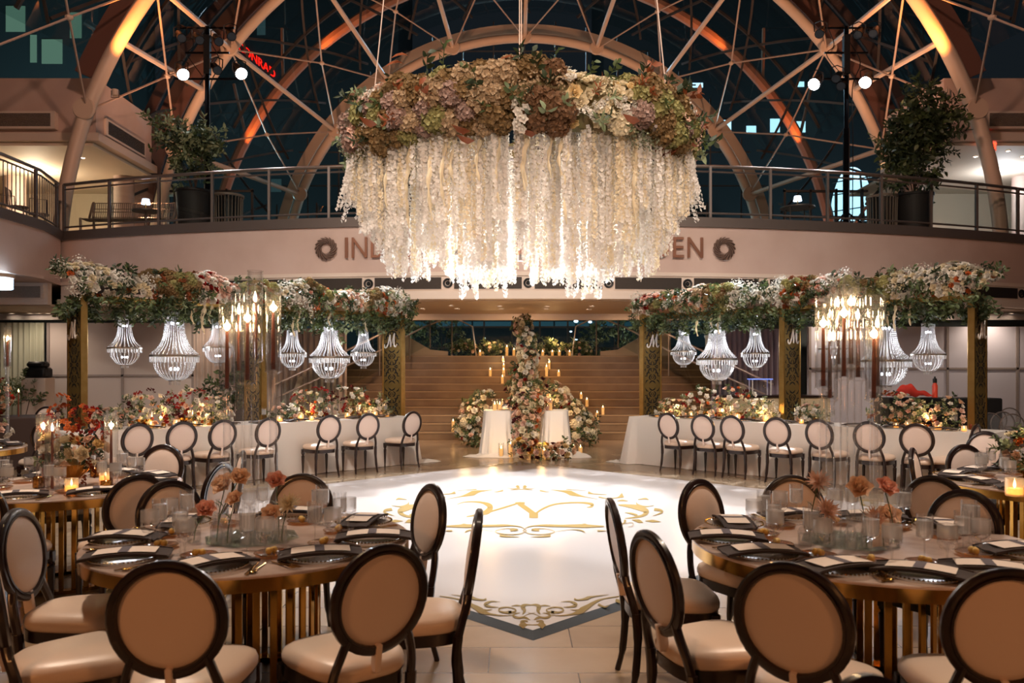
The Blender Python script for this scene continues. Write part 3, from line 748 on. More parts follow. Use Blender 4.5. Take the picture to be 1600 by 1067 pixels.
for (x, y) in ((-2.5, 18.3), (2.8, 18.3), (0.2, 18.0)):
    lamp('SPOT', 'soffit_spot', (x, y, 3.06), 130, WARM, .05, (x*1.1, 19.8, 0.8), 130, .8)
for (x, y) in ((-11.5, 18.8), (-7.5, 18.8), (7.8, 18.8), (11.5, 18.8)):
    lamp('SPOT', 'soffit_spot', (x, y, 3.06), 60, SOFT, .06, (x, 19.6, 1.0), 140, .8)

# ------------------------------------------------------------------ BACK WALLS AND DRAPES
def drape(name, label, x0, x1, Y, z1, m, folds, z0=0.02, amp=.05, kind=None):
    n = int(folds*8)
    g = grid(lambda u, v: (x0+(x1-x0)*u, Y+amp*math.sin(u*folds*2*PI)*(1-.35*v)+.015*math.sin(u*folds*5.1+v*3), z0+(z1-z0)*v), n, 3)
    g2 = (g[0]+np.array([0, .015, 0], dtype=np.float32), g[1], g[2], g[3])
    o = link(name, mesh(name, [g, g2], m, True, 0)); return tag(o, label, 'curtain')
drape('curtain', 'pale green-grey curtain hanging at the far left below the balcony', -12.9, -11.6, 19.75, 2.86, M_drapeg, 9)
drape('curtain', 'taupe curtain wall behind the left crystal chandeliers', -7.9, -4.1, 19.75, 2.72, M_drape, 26)
drape('curtain', 'grey-mauve curtain wall behind the right crystal chandeliers', 4.9, 7.05, 19.6, 2.70, mat('mauve_drape', '#8f8391', .9, sheen=.2), 17)
def partition(label, x0, x1, Y, z1, vs, hs, m):
    t = thing('partition_wall', label, 'partition', (0, 0, 0))
    part('panel', box(x0, Y, 0, x1, Y+.05, z1), m, t, False)
    part('framing', [box(v-.03, Y-.03, 0, v+.03, Y, z1) for v in vs]+[box(x0, Y-.03, h-.025, x1, Y-.001, h+.025) for h in hs], mat('frame_trim', '#8d837f', .5), t, False)
partition('pale rigid partition panels behind the left gold column', -11.6, -7.9, 19.85, 2.86, (-11.55, -9.7, -7.95), (1.55, .25), M_panel)
partition('pale blue-grey partition with white framing behind the right tables', 7.2, 16, 19.4, 2.74, (7.25, 8.9, 10.6, 12.3), (1.72, .30), mat('bluegrey_panel', '#bcbac4', .65))
struct('wall_back_left', box(-22, 20.3, 0, -5.4, 20.5, 4.8), mat('dark_backwall', '#3a4445', .6), 'dark wall behind the left curtains')
struct('wall_back_right', box(5.8, 20.3, 0, 22, 20.5, 4.8), MAT['dark_backwall'], 'dark wall behind the right partitions')
# glazed end wall behind the landing with the street beyond
gw = []
for k in range(15): gw.append(cbox((-7+k*1.0, 28.6, 4.9), (.06, .1, 5.6)))
for z in (2.5, 3.25, 4.2): gw.append(box(-7, 28.55, z-.03, 7, 28.65, z+.03))
struct('window_1', gw, M_mull, 'dark mullions of the glazed wall behind the landing')
struct('window_1_pane', box(-7, 28.59, 2.1, 7, 28.61, 7.6), M_pane, 'glass behind the landing')
# ------------------------------------------------------------------ GLASS DOME
# rings given by (Y, centre X, centre Z, radius); a = angle from the top
RG = {}
def ring(key, Y, cx, cyp, r):
    RG[key] = (Y, (cx-CX)*Y/F, H+(HY-cyp)*Y/F, r*Y/F)
ring('near', 18.9, 829, 425, 737); ring('mid', 23.5, 826, 434, 586); ring('far', 29.0, 820, 432, 372); ring('front', 15.0, 829, 420, 951)
ring('outer', 30.5, 817, 446, 489)
def RP(key, a, off=0.0, dy=0.0):
    Y, x, z, r = RG[key]; r += off
    return Vector((x+r*math.sin(a), Y+dy, z+r*math.cos(a)))
dome = thing('steel_dome_frame', 'cream tubular steel dome frame of arches, struts and crossed rods', 'dome frame', (0, 0, 0), kind='structure')
A1 = math.radians(98)
def archpts(key, a0, a1, n=60, off=0, dy=0): return [tuple(RP(key, a0+(a1-a0)*i/n, off, dy)) for i in range(n+1)]
for key, rad in (('near', .17), ('mid', .15), ('far', .16), ('front', .16)):
    a1 = math.acos(max(-.95, min(.95, (4.85-RG[key][2])/RG[key][3])))
    part('arch', tube(archpts(key, -a1, a1, 72), rad, 12), M_steel, dome)
def fin(key, off0, off1, dy, th=.10, m=None, lim=180):
    a1 = min(math.radians(lim), math.acos(max(-.95, min(.95, (4.85-RG[key][2])/RG[key][3])))); V = []; n = 72
    for i in range(n+1):
        a = -a1+2*a1*i/n
        for (o, d) in ((off0, dy), (off1, dy), (off1, dy+th), (off0, dy+th)): V.append(tuple(RP(key, a, o, d)))
    fs = [(i*4+k, i*4+(k+1) % 4, i*4+4+(k+1) % 4, i*4+4+k) for i in range(n) for k in range(4)]
    part('arch_fin', geo(V, fs), m or M_fin, dome)
fin('near', .30, .80, .25, lim=66); fin('mid', .50, 1.15, .5); fin('far', .35, .70, .4, .1, M_steel); fin('mid', 1.5, 1.8, .9, lim=72)
K = math.radians(17.5)
seq = ['front', 'near', 'mid', 'far']
for a, b in zip(seq, seq[1:]):
    for k in range(-4, 5):
        if a != 'front' and not (a == 'near' and abs(k) == 4):
            if True:
                part('strut', tube([RP(a, K*k), RP(b, K*k)], .075, 8), M_steel, dome)
        if k < 4:
            p1, p2, q1, q2 = RP(a, K*k), RP(b, K*(k+1)), RP(a, K*(k+1)), RP(b, K*k)
            m = (p1+p2+q1+q2)/4
            for e in (p1, p2, q1, q2): part('tension_rod', tube([m, e], .026, 5, caps=False), M_rod, dome)
            part('hub', sphere(tuple(m), .09, 8, 5, sz=.7), M_steel, dome)
for key in ('near', 'mid', 'far'):
    for k in range(-4, 5):
        p = RP(key, K*k, 0, -.14); part('gusset_plate', xf(lathe([(0,.05),(.24,.05),(.27,.0),(.24,-.05),(0,-.05)], 18), orient(p, (0, 1, 0))), M_steel, dome)
for s in (-1, 1): part('strut', tube([RP('near', s*math.radians(60.6)), RP('mid', s*math.radians(60))], .075, 8), M_steel, dome)
# outer glazing grid: crossing purlins that follow the vault, one part of pattern
gl = []
def SP(t, a, off):     # t 0..3 along seq
    i = min(int(t), 2); f = t-i; A, B = RP(seq[i], a, off), RP(seq[i+1], a, off); return A+(B-A)*f
for sgn in (-1, 1):
    for j in range(-14, 15):
        pts = []
        for s in range(25):
            t = 3*s/24; a = math.radians(j*12.5)+sgn*t*math.radians(17)
            if abs(a) < math.radians(64 if t < 1.6 else 80): pts.append(tuple(SP(t, a, .95)))
            elif len(pts) > 2: gl.append(tube(pts, .05, 4, caps=False)); pts = []
            else: pts = []
        if len(pts) > 2: gl.append(tube(pts, .05, 4, caps=False))
for t in (.5, 1.5, 2.5):
    gl.append(tube([tuple(SP(t, math.radians(-63+2.1*i), .95)) for i in range(61)], .055, 4, caps=False))
o = part('glazing_grid', gl, M_mull, dome); o['kind'] = 'stuff'
part('glass_skin', grid(lambda u, v: tuple(SP(3*v, math.radians(-64+128*u), 1.0)), 50, 12), M_pane, dome, True, 0)
# end wall of glass and its exterior amber arches
ew = []
for k in range(-8, 9):
    ew.append(tube([(RG['far'][1]+k*1.15, 29.6, 4.8), (RG['far'][1]+k*1.15, 29.6, RG['far'][2]+math.sqrt(max(.1, 9.6**2-(k*1.15)**2)))], .035, 4))
for k in range(1, 8):
    z = 4.8+k*1.25; hw = math.sqrt(max(.1, 9.6**2-(z-RG['far'][2])**2)); ew.append(tube([(RG['far'][1]-hw, 29.6, z), (RG['far'][1]+hw, 29.6, z)], .03, 4))
struct('window_2', ew, M_mull, 'dark grid of the glazed end wall of the dome')
ext = thing('exterior_arch', 'outer steel arch beyond the glass lit amber from below', 'arch', (0, 0, 0))
M_ext = mat('exterior_steel', '#b48a74', .5)
a1 = math.acos((4.5-RG['outer'][2])/RG['outer'][3])
part('arch', tube(archpts('outer', -a1, a1, 60), .20, 8), M_ext, ext)
for s in (-1, 1):
    for k, aa in enumerate((28, 50, 62, 84)):
        a = math.radians(aa)*s; p = RP('outer', a, -.1); q = RP('outer', a-s*.12, 1.5)
        part('bracket', tube([RP('outer', a), q], .06, 6), M_ext, ext)
for s in (-1, 1):
    for aa, pw in ((96, 260), (66, 220), (44, 160)):
        a = math.radians(aa)*s; p = RP('outer', a, -.35, -.5); t = RP('outer', a-s*.35, 0)
        lamp('SPOT', 'amber_uplight', p, pw*2.2, (1, .22, .04), .05, t, 60, .6)
# amber uplights on the near arch with their little fixtures
for s in (-1, 1):
    a = math.radians(66.2)*s
    p = RP('near', a, -.75, -.60); t = RP('near', a-s*.30, -.05)
    lamp('SPOT', 'amber_uplight', p, 1000, (1, .30, .06), .05, t, 80, .7)
    p2 = RP('near', math.radians(54)*s, -.5, -.5); lamp('SPOT', 'amber_uplight', p2, 1100, (1, .30, .06), .05, RP('near', math.radians(40)*s, -.1), 80, .7)
    fx = thing('uplight_fixture', 'small uplight clamped to the big arch at the %s edge' % ('left' if s < 0 else 'right'), 'light fixture', tuple(p+Vector((0, 0, -.12))))
    part('can', tube([(0,0,-.12),(0,0,.02)], .07, 10), M_steel, fx); part('yoke', tube([(-.09,0,0),(-.09,0,-.16),(.09,0,-.16),(.09,0,0)], .012, 5), M_rail, fx)
lamp('SPOT', 'dome_uplight', (-8.8, 19.2, 5.2), 1300, (1, .50, .28), .2, (-5, 23, 14), 110, .8)
lamp('SPOT', 'dome_uplight', (9.4, 19.2, 5.2), 1300, (1, .50, .28), .2, (5.5, 23, 14), 110, .8)
lamp('SPOT', 'dome_uplight', (-5, 24, 5.1), 500, (1, .50, .30), .2, (0, 27, 14), 120, .8)
lamp('SPOT', 'dome_uplight', (5, 24, 5.1), 500, (1, .50, .30), .2, (0, 27, 14), 120, .8)

# ------------------------------------------------------------------ SIDE PAVILIONS ON THE BALCONY
def pavilion(s, nm):
    xo = -10.5 if s < 0 else 10.9
    def X(d): return xo+s*d      # d outward
    def bx(d0, y0, z0, d1, y1, z1): a, b = sorted((X(d0), X(d1))); return box(a, y0, z0, b, y1, z1)
    struct('wall_pavilion_'+nm, bx(0, 20.1, 7.65, 10, 23.2, 9.05), M_stucco, 'pale boxy upper volume at the %s of the balcony' % nm)
    struct('trim_pavilion_'+nm, bx(-.12, 20.0, 7.45, 10, 23.3, 7.65), M_white2, 'pale trim under the %s upper volume' % nm)
    struct('ceiling_pavilion_'+nm, bx(.1, 20.15, 7.36, 10, 26, 7.44), mat('lit_ceiling', '#e2d3bf', .7), 'ceiling of the %s corridor' % nm)
    struct('wall_pavilion_back_'+nm, bx(.6, 25.6, 4.82, 10, 25.8, 7.4), mat('lit_wall', '#d8c6ae', .7), 'back wall of the %s corridor' % nm)
    v = thing('air_grille', 'long dark grille in the %s upper volume' % nm, 'vent', (X(1.9), 19.98, 7.95))
    part('frame', box(-.95, -.05, -.22, .95, .12, .22), M_white2, v, False); part('slats', [box(-.85, -.07, -.16+.03*j, .85, -.05, -.145+.03*j) for j in range(11)], M_vent, v, False)
    v = thing('air_grille', 'grille on the side face of the %s upper volume' % nm, 'vent', (X(-.02), 21.6, 7.95))
    part('frame', box(-.04, -1.1, -.22, .04, 1.1, .22), M_white2, v, False); part('slats', [box(-.06, -1.0, -.16+.03*j, .06, 1.0, -.145+.03*j) for j in range(11)], M_vent, v, False)
    for k in range(2):
        struct('trim_column_%s_%d' % (nm, k), lathe([(.28,0),(.28,2.55)], 20, c=(X(.9+k*3.2), 23.4, 4.82)), M_stucco, 'round pale column in the %s corridor' % nm, True)
    gwm = [bx(.0+.9*k, 24.6, 4.82, .06+.9*k, 24.7, 7.36) for k in range(1, 3)]+[bx(-2.5, 24.6, z, 0.1, 24.7, z+.06) for z in (5.6, 6.4, 7.2)]+[bx(-2.5+.8*k, 24.6, 4.82, -2.44+.8*k, 24.7, 7.3) for k in range(4)]
    struct('window_pavilion_'+nm, gwm, M_mull, 'dark window frames beside the %s corridor' % nm)
    for (px, py) in (((130, 247), (108, 262), (88, 269)) if s < 0 else ((1575, 236), (1597, 245), (1548, 253), (1569, 261), (1524, 245))):
        z = 7.355; Y = min(25, F*(z-H)/(HY-py)); downlight(((px-CX)*Y/F, Y, z), 'small recessed downlight in the %s corridor ceiling, at %s' % (nm, {130:'right',108:'middle',88:'left',1575:'top middle',1597:'far right',1548:'lower left',1569:'bottom',1524:'upper left'}[px]), 'downlights in the %s corridor' % nm)
    lamp('POINT', 'corridor_lamp', (X(3.0), 22.5, 6.9), 110 if s < 0 else 80, (1, .80, .55) if s < 0 else (.9, .93, 1), .25)
pavilion(-1, 'left'); pavilion(1, 'right')
ex = thing('exit_sign', 'red illuminated EXIT sign hanging in the right corridor', 'exit sign', tuple(P(1543, 229, 20.05)))
part('housing', bbox_((0, 0, 0), (.42, .07, .24), .01), mat('sign_white', '#f6d8d0', .5, emit='#ff7a60', es=.5), ex, False)
g = font_geo('EXIT', .22, .004); v = g[0]; v2 = v.copy(); v2[:, 0] = (v[:, 0]-v[:, 0].mean()); v2[:, 0] *= .34/np.ptp(v2[:, 0]); v2[:, 1] -= (v[:, 1].min()+v[:, 1].max())/2
part('letters', xf((v2, g[1], g[2], g[3]), Matrix.Translation((0, -.042, 0)) @ Matrix.Rotation(PI/2, 4, 'X')), glow('exit_red', '#ff2a12', 7, False), ex, False)
part('hanger', tube([(0,0,.12),(0,0,.36)], .02, 6), glow('exit_arrow_red', '#ff3018', 1.2, False), ex)

# ------------------------------------------------------------------ THE STREET OUTSIDE
def tower_block(label, x0, x1, Y, z1, m, wins, wm, z0=-.2, dp=8):
    t = thing('office_building', label, 'building', (0, 0, 0)); t['background'] = 1
    del t['background']
    part('walls', box(x0, Y, z0, x1, Y+dp, z1), m, t, False)
    for (a, b, c, d) in wins: part('window', box(a, Y-.05, c, b, Y-.01, d), wm, t, False)
    return t
M_bld = mat('night_stone', '#39464a', .8); M_bld2 = mat('night_dark', '#1d2226', .8)
def rect(px0, py0, px1, py1, Y): a, b = P(px0, py1, Y), P(px1, py0, Y); return (a.x, b.x, a.z, b.z)
tower_block('greenish office block seen through the glass at the upper left', -62, -26, 50, 40, M_bld,
    [rect(48, 55, 58, 98, 50), rect(66, 62, 98, 100, 50), rect(10, 10, 40, 50, 50), rect(110, 20, 128, 60, 50)], glow('green_window', '#6f9a86', .35, False))
tower_block('dark hotel tower behind the glowing red letters', -24, -8, 56, 42, M_bld2, [rect(402, 30, 415, 55, 56), rect(120+300, 280, 440, 300, 56)], glow('dim_window', '#4c6c70', .25, False))
tower_block('dark office block with a row of lit windows at right', 6, 30, 52, 30, M_bld2,
    [rect(1129, 188, 1142, 208, 52), rect(1166, 197, 1181, 208, 52), rect(1203, 186, 1218, 207, 52), rect(1244, 190, 1258, 207, 52), rect(1082, 130, 1098, 137, 52), rect(1246, 128, 1256, 136, 52), rect(1312, 128, 1317, 136, 52)], glow('office_window', '#9fd0e4', 1.5, False))
hs = thing('hotel_sign', 'glowing red capital letters high on the dark tower outside', 'sign', tuple(P(401, 93, 55.93)), 0)
g = font_geo('CONRAD', 1.0, .05); v = g[0].copy(); v[:, 0] -= (v[:, 0].min()+v[:, 0].max())/2; v[:, 0] *= 2.6/np.ptp(v[:, 0]); v[:, 1] = (v[:, 1]-.35)*.85-v[:, 0]*.80
part('letters', xf((v, g[1], g[2], g[3]), Matrix.Rotation(PI/2, 4, 'X')), glow('neon_red', '#ff1c10', 1.6, False), hs, False)
sb = thing('skybridge_window', 'bright arched window of a lit skybridge across the street', 'window', (0, 0, 0))
Ya = 31.5; c0 = P(1332, 345, Ya); q = []
hw_, hh = 36*Ya/F, 84*Ya/F
pts = [(-hw_+2*hw_*i/20) for i in range(21)]
V = [(c0.x+x, Ya, c0.z+hh*(1-abs(x/hw_)**2.2)**.62) for x in pts]+[(c0.x+x, Ya, c0.z) for x in pts]
part('pane', geo(V, [(i, i+1, 22+i, 21+i) for i in range(20)]), glow('skybridge_glow', '#a8dcf4', 1.7, False), sb, False)
part('bridge_body', box(c0.x-hw_-1, Ya+.05, -.2, c0.x+hw_+1, Ya+1.5, c0.z+.02), M_bld2, sb, False)
part('muntins', [tube([(c0.x-hw_+.1, Ya-.04, c0.z+z), (c0.x+hw_-.1, Ya-.04, c0.z+z+.25)], .03, 4) for z in (.35, 1.0, 1.5)]+[tube([(c0.x+x, Ya-.04, c0.z), (c0.x+x*.6, Ya-.04, c0.z+1.95)], .04, 4) for x in (-.3, .45)], M_mull, sb)
for k, (px, py, w, c) in enumerate(((900, 502, 7, '#cfe8ff'), (922, 503, 6, '#cfe8ff'), (892, 518, 4, '#bcd8ff'), (900, 531, 5, '#d8ecff'), (757, 528, 3, '#ffe0b0'), (738, 492, 3, '#c8dcd8'), (866, 495, 2, '#c8dcd8'))):
    p = P(px, py, 42); l = thing('street_lamp', 'distant street light beyond the landing glass, %s' % ['brightest bluish one','small one right of the brightest','one just below the brightest','lowest of the right group','warm one left of the flower tower','faint far left one','faint one right of the flower tower'][k], 'street light', tuple(p), group='street lights beyond the landing')
    part('globe', sphere((0, 0, 0), w*42/F*.5, 8, 5, sz=.6), glow('street_globe_and_fill', c, 5, False), l); part('pole', tube([(0, 0, -.1), (0, 0, -p.z-.2)], .05, 5), M_bld2, l)
pk = tower_block('long parking structure with bluish lit decks beyond the landing', -14, 16, 45, 9.5, M_bld2,
    [(-10, 12, z, z+.28) for z in (4.2, 5.0, 5.8)], glow('deck_light', '#39606e', .5, False), dp=5)
struct('ground', box(-90, 30.2, -.3, 90, 120, -.2), M_bld2, 'dark street outside')

# ------------------------------------------------------------------ LIGHT TOWERS
def par(name_label, loc, tgt, lit, big=1.0):
    t = thing('stage_spotlight', name_label, 'spotlight', loc)
    d = (Vector(tgt)-Vector(loc)).normalized(); m = orient((0, 0, 0), d, big)
    part('housing', xf(lathe([(0,-.30),(.06,-.30),(.09,-.20),(.10,.0),(.125,.10),(.125,.16),(.11,.16)], 16), m), M_black2, t)
    part('lens', xf(lathe([(0,.15),(.112,.15)], 16), m), M_spotface if lit else mat('dark_lens', '#4a5866', .12, .4), t, False)
    part('yoke', tube([(-.14,0,0),(-.15,0,.2),(0,0,.26),(.15,0,.2),(.14,0,0)], .014, 5), M_black, t)
    return t
def tower(s, nm, bx_, by):
    t = thing('lighting_tower', 'tall black lighting tower standing on the balcony at %s' % nm, 'lighting stand', (bx_, by, ZD))
    part('mast', tube([(0,0,.1),(0,0,2.4)], .075, 8), M_black2, t); part('mast', tube([(0,0,2.4),(0,0,4.75)], .055, 8), M_black2, t); part('head', bbox_((0,0,4.1), (.14,.14,.9), .01), M_black, t, False)
    for z, w in ((4.72, .62), (3.55, .75), (4.15, .5)): part('crossbar', tube([(-w,0,z),(w,0,z)], .024, 6), M_black2, t)
    for k in range(4):
        a = PI/4+k*PI/2; part('outrigger', tube([(0,0,.5),(.55*math.cos(a),.55*math.sin(a),.02)], .022, 6), M_black2, t)
    part('cable', tube(cat_rom([(.08,0,4.4),(.3,-.05,3.9),(.1,-.1,3.3),(.12,-.08,2.0),(.1,-.1,.2)], 6), .012, 5), M_black, t)
    part('cable', tube(cat_rom([(-.4,0,4.7),(-.3,-.05,4.3),(-.45,0,4.1),(-.1,-.05,3.6)], 6), .010, 5), M_black, t)
    return t
tower(-1, 'left', -7.0, 18.3); tower(1, 'right', 7.68, 18.3)
pos = ['left', 'right']
for i, (x, y, z, tg) in enumerate(LAMPS):
    par('blazing white stage spotlight on the %s tower, %s of its pair' % (('left', 'left', 'right', 'right')[i], ('left', 'right', 'left', 'right')[i]), (x, y, z), tg, True, 1.15)
for i, (px, py) in enumerate(((282,57),(310,60),(340,62),(360,54),(338,107),(1282,50),(1342,52),(1366,50),(1308,120),(1316,132))):
    p = P(px, py, 18.25); par('unlit black stage spotlight on the %s tower, %s' % ('left' if px < 800 else 'right', ['far left of its top bar','second along its top bar','third along its top bar','right end of its top bar','lowest, right of the mast','left end of its top bar','just right of the mast','right end of its top bar','upper of two left of the mast','lower of two left of the mast'][i]), tuple(p), (0.2, 9, 0), False, .85)['group'] = 'unlit spotlights on the towers'
    
# ------------------------------------------------------------------ BALCONY FURNITURE AND PLANTS
M_planter = mat('charcoal_planter', '#2c2622', .6)
def planter(label, px, Y, r=.36, h=.85):
    p = P(px, 300, Y); t = thing('round_planter', label, 'planter', (p.x, p.y, ZD))
    part('pot', lathe([(0,0),(r*.85,0),(r,h-.06),(r*1.05,h-.05),(r*1.05,h),(r*.95,h),(r*.93,h-.08)], 24), M_planter, t); part('soil', lathe([(0,h-.09),(r*.93,h-.09)], 16), mat('soil', '#2a1d14', .9), t, False); return p
def bush(label, base, blobs, n, lsize, seed, name='potted_tree', mats=(M_gr1, M_gr2)):
    t = thing(name, label, 'plant', tuple(base)); r = random.Random(seed); gr = []; stems = []
    for b in blobs:
        stems.append(tube(cat_rom([(r.uniform(-.05,.05), 0, 0), (b[0]*.4, b[1]*.4, b[2]*.5), (b[0], b[1], b[2])], 4), [.022, .012]+[.010]*7, 5))
    wts = [b[3]*b[5]+.001 for b in blobs]
    for i in range(n):
        b = blobs[r.choices(range(len(blobs)), wts)[0]]; d = Vector((r.gauss(0,1), r.gauss(0,1), r.gauss(0,1))).normalized(); k = r.uniform(.2, 1)
        gr.append(('sprig' if r.random() < .75 else 'fern', orient((b[0]+d.x*b[3]*k, b[1]+d.y*b[4]*k, b[2]+d.z*b[5]*k), d+Vector((0, 0, .5)), lsize*r.uniform(.7, 1.3), r.uniform(0, 6)), r.randrange(len(mats))))
    part('trunk', stems, mat('bark', '#4a3626', .8), t); greens(t, gr, mats); return t
p = planter('tall dark round planter on the balcony at left of the chandelier', 304, 17.9, .40, .88)
bush('leafy tree with pale-lit top rising from the left planter', (p.x, p.y, ZD+.80), [(-.75,0,1.45,.28,.25,.16),(-.45,0,1.1,.35,.3,.25),(-.1,0,1.25,.35,.3,.3),(.05,0,.8,.35,.3,.4),(.25,0,1.0,.25,.25,.35),(-.2,0,.5,.25,.2,.3),(.28,0,1.3,.18,.2,.12)], 190, .30, 11, mats=(M_gr1, M_gr2, M_gr3))
p = planter('tall dark round planter on the balcony at right of the chandelier', 1428, 18.1, .40, .85)
bush('dense dark leafy tree rising from the right planter', (p.x, p.y, ZD+.78), [(.0,0,.5,.5,.4,.4),(.15,0,1.0,.5,.4,.45),(-.15,0,1.4,.4,.35,.5),(.3,0,1.35,.45,.3,.4),(.55,0,1.6,.35,.3,.22),(-.3,0,1.0,.3,.3,.5),(.2,0,2.0,.4,.3,.35),(.7,0,1.95,.25,.2,.2)], 380, .36, 12, mats=(M_gr1, M_gr1, M_gr2))
M_recept = mat('beige_metal', '#9a8878', .5, .2)
def receptacle(label, px, Y):
    p = P(px, 300, Y); t = thing('litter_bin', label, 'litter bin', (p.x, p.y, ZD)); n = 26
    for k in range(n):
        a = 2*PI*k/n; part('slat', tube([(.30*math.cos(a), .30*math.sin(a), .05), (.315*math.cos(a), .315*math.sin(a), .72), (.33*math.cos(a), .33*math.sin(a), .80)], .022, 4, sx=.5), M_recept, t)
    part('rim', lathe([(.31,.78),(.35,.78),(.35,.83),(.31,.83)], 24), M_recept, t); part('liner', lathe([(0,.05),(.26,.05),(.28,.78)], 18), M_black, t)
receptacle('slatted beige litter bin beside the left planter', 357, 18.1); receptacle('slatted beige litter bin beside the right planter', 1378, 18.2)
p = P(203, 300, 18.9); t = thing('wire_bench', 'curved beige wire mesh bench behind the left railing', 'bench', (p.x, p.y, ZD))
wire = []
def bench(u, v):
    x = -1.0+2*u; 
    prof = cat_rom([(-.30, .40), (.05, .40), (.20, .48), (.27, .88)], 6); k = min(int(v*(len(prof)-1)), len(prof)-1); return (x, prof[k][0], prof[k][1])
for i in range(0, 41): wire.append(tube([bench(i/40, j/12) for j in range(13)], .012, 3, caps=False))
for j in range(0, 13): wire.append(tube([bench(0, j/12), bench(1, j/12)], .012, 3, caps=False))
o = part('mesh_seat', wire, M_recept, t)
for s in (-1, 1): part('end_frame', tube([(s, -.30, 0), (s, -.32, .40), (s, .05, .42), (s, .26, .90), (s, .30, 0)], .03, 6), M_recept, t)
p = P(515, 300, 20.5); t = thing('sofa', 'mustard tan sofa glimpsed behind the railing left of the chandelier', 'sofa', (p.x, p.y, ZD))
M_must = mat('mustard_fabric', '#b98b4a', .85)
part('seat', bbox_((0,0,.25), (1.1,.6,.35), .05), M_must, t); part('backrest', bbox_((0,.28,.5), (1.1,.18,.55), .05), M_must, t); part('arm', bbox_((-.55,0,.33), (.16,.65,.5), .04), M_must, t); part('arm', bbox_((.55,0,.33), (.16,.65,.5), .04), M_must, t)
p = P(1246, 300, 18.9); t = thing('bistro_table', 'small dark bistro table behind the right railing', 'table', (p.x, p.y, ZD))
part('top', lathe([(0,.70),(.40,.70),(.40,.73),(0,.73)], 20), M_rail, t)
for k in range(4):
    a = k*PI/2+.7; part('leg', tube([(.3*math.cos(a), .3*math.sin(a), .7), (.36*math.cos(a), .36*math.sin(a), 0)], .016, 5), M_rail, t)
def tlamp(label, p):
    t = thing('table_lamp', label, 'lamp', p); part('shade', lathe([(.10,.14),(.075,.26),(.0,.26)], 16), glow('lamp_shade_glow', '#dfe8ff', 3, False), t); part('stem', tube([(0,0,.0),(0,0,.16)], .014, 6), M_brass, t); part('foot', lathe([(0,0),(.06,0),(.05,.015),(0,.02)], 14), M_brass, t)
tlamp('small cordless lamp on the bistro table behind the right railing', (p.x, p.y, ZD+.731))
p2 = P(228, 300, 18.3); t = thing('bistro_table', 'small bistro table near the wire bench', 'table', (p2.x, p2.y, ZD))
part('top', lathe([(0,.50),(.30,.50),(.30,.53),(0,.53)], 18), M_rail, t); part('leg', tube([(0,0,0),(0,0,.5)], .03, 6), M_rail, t)
tlamp('small cordless lamp glowing beside the wire bench', (p2.x, p2.y, ZD+.531))
def cafe_chair(label, x, y, rz):
    label = label+', %s' % {4:'second from left',22:'third from left',38:'rightmost',50:'nearest us'}[int(rz*10)]
    t = thing('cafe_chair', label, 'chair', (x, y, ZD), rz, 'cafe chairs on the left balcony')
    part('seat', lathe([(0,.44),(.2,.44),(.2,.47),(0,.47)], 14), M_rail, t)
    for k in range(4):
        a = PI/4+k*PI/2; part('leg', tube([(.15*math.cos(a), .15*math.sin(a), .44), (.2*math.cos(a), .2*math.sin(a), 0)], .013, 5), M_rail, t)
    part('back', [tube([(-.18,-.18,.45),(-.17,-.22,.85),(.17,-.22,.85),(.18,-.18,.45)], .014, 5)]+[tube([(x2,-.19,.47),(x2,-.22,.85)], .008, 4) for x2 in (-.08, 0, .08)], M_rail, t)
for (px, Y, a) in ((12, 18.4, .4), (42, 19.0, 2.2), (62, 18.4, 3.8), (30, 17.6, 5)):
    q = P(px, 300, Y); cafe_chair('dark metal cafe chair behind the railing at the far left', q.x, q.y, a)
# ------------------------------------------------------------------ CHAIR (faces +Y)
def ell_ring(a, b, w, d, n=40, m=8):
    V = []
    for i in range(n):
        t = 2*PI*i/n
        for k in range(m):
            s = 2*PI*(k+.5)/m; c1 = math.copysign(abs(math.cos(s))**.7, math.cos(s)); s1 = math.copysign(abs(math.sin(s))**.7, math.sin(s))
            V.append(((a+c1*w/2)*math.cos(t), s1*d/2, (b+c1*w/2)*math.sin(t)))
    fs = [(i*m+k, i*m+(k+1) % m, ((i+1) % n)*m+(k+1) % m, ((i+1) % n)*m+k) for i in range(n) for k in range(m)]
    return geo(V, fs)
def lean(g, y0=-.235, k=.15, z0=.45):
    v = g[0].copy(); v[:, 1] += y0-k*(v[:, 2]-z0); return (v, g[1], g[2], g[3])
def seat_outline(a, s=1.0):
    c, q = math.cos(a), math.sin(a); e = .55
    x = math.copysign(abs(c)**e, c); y = math.copysign(abs(q)**e, q)
    return ((.205+.035*y)*x*s*1.02, (.228*y+.0)*s)
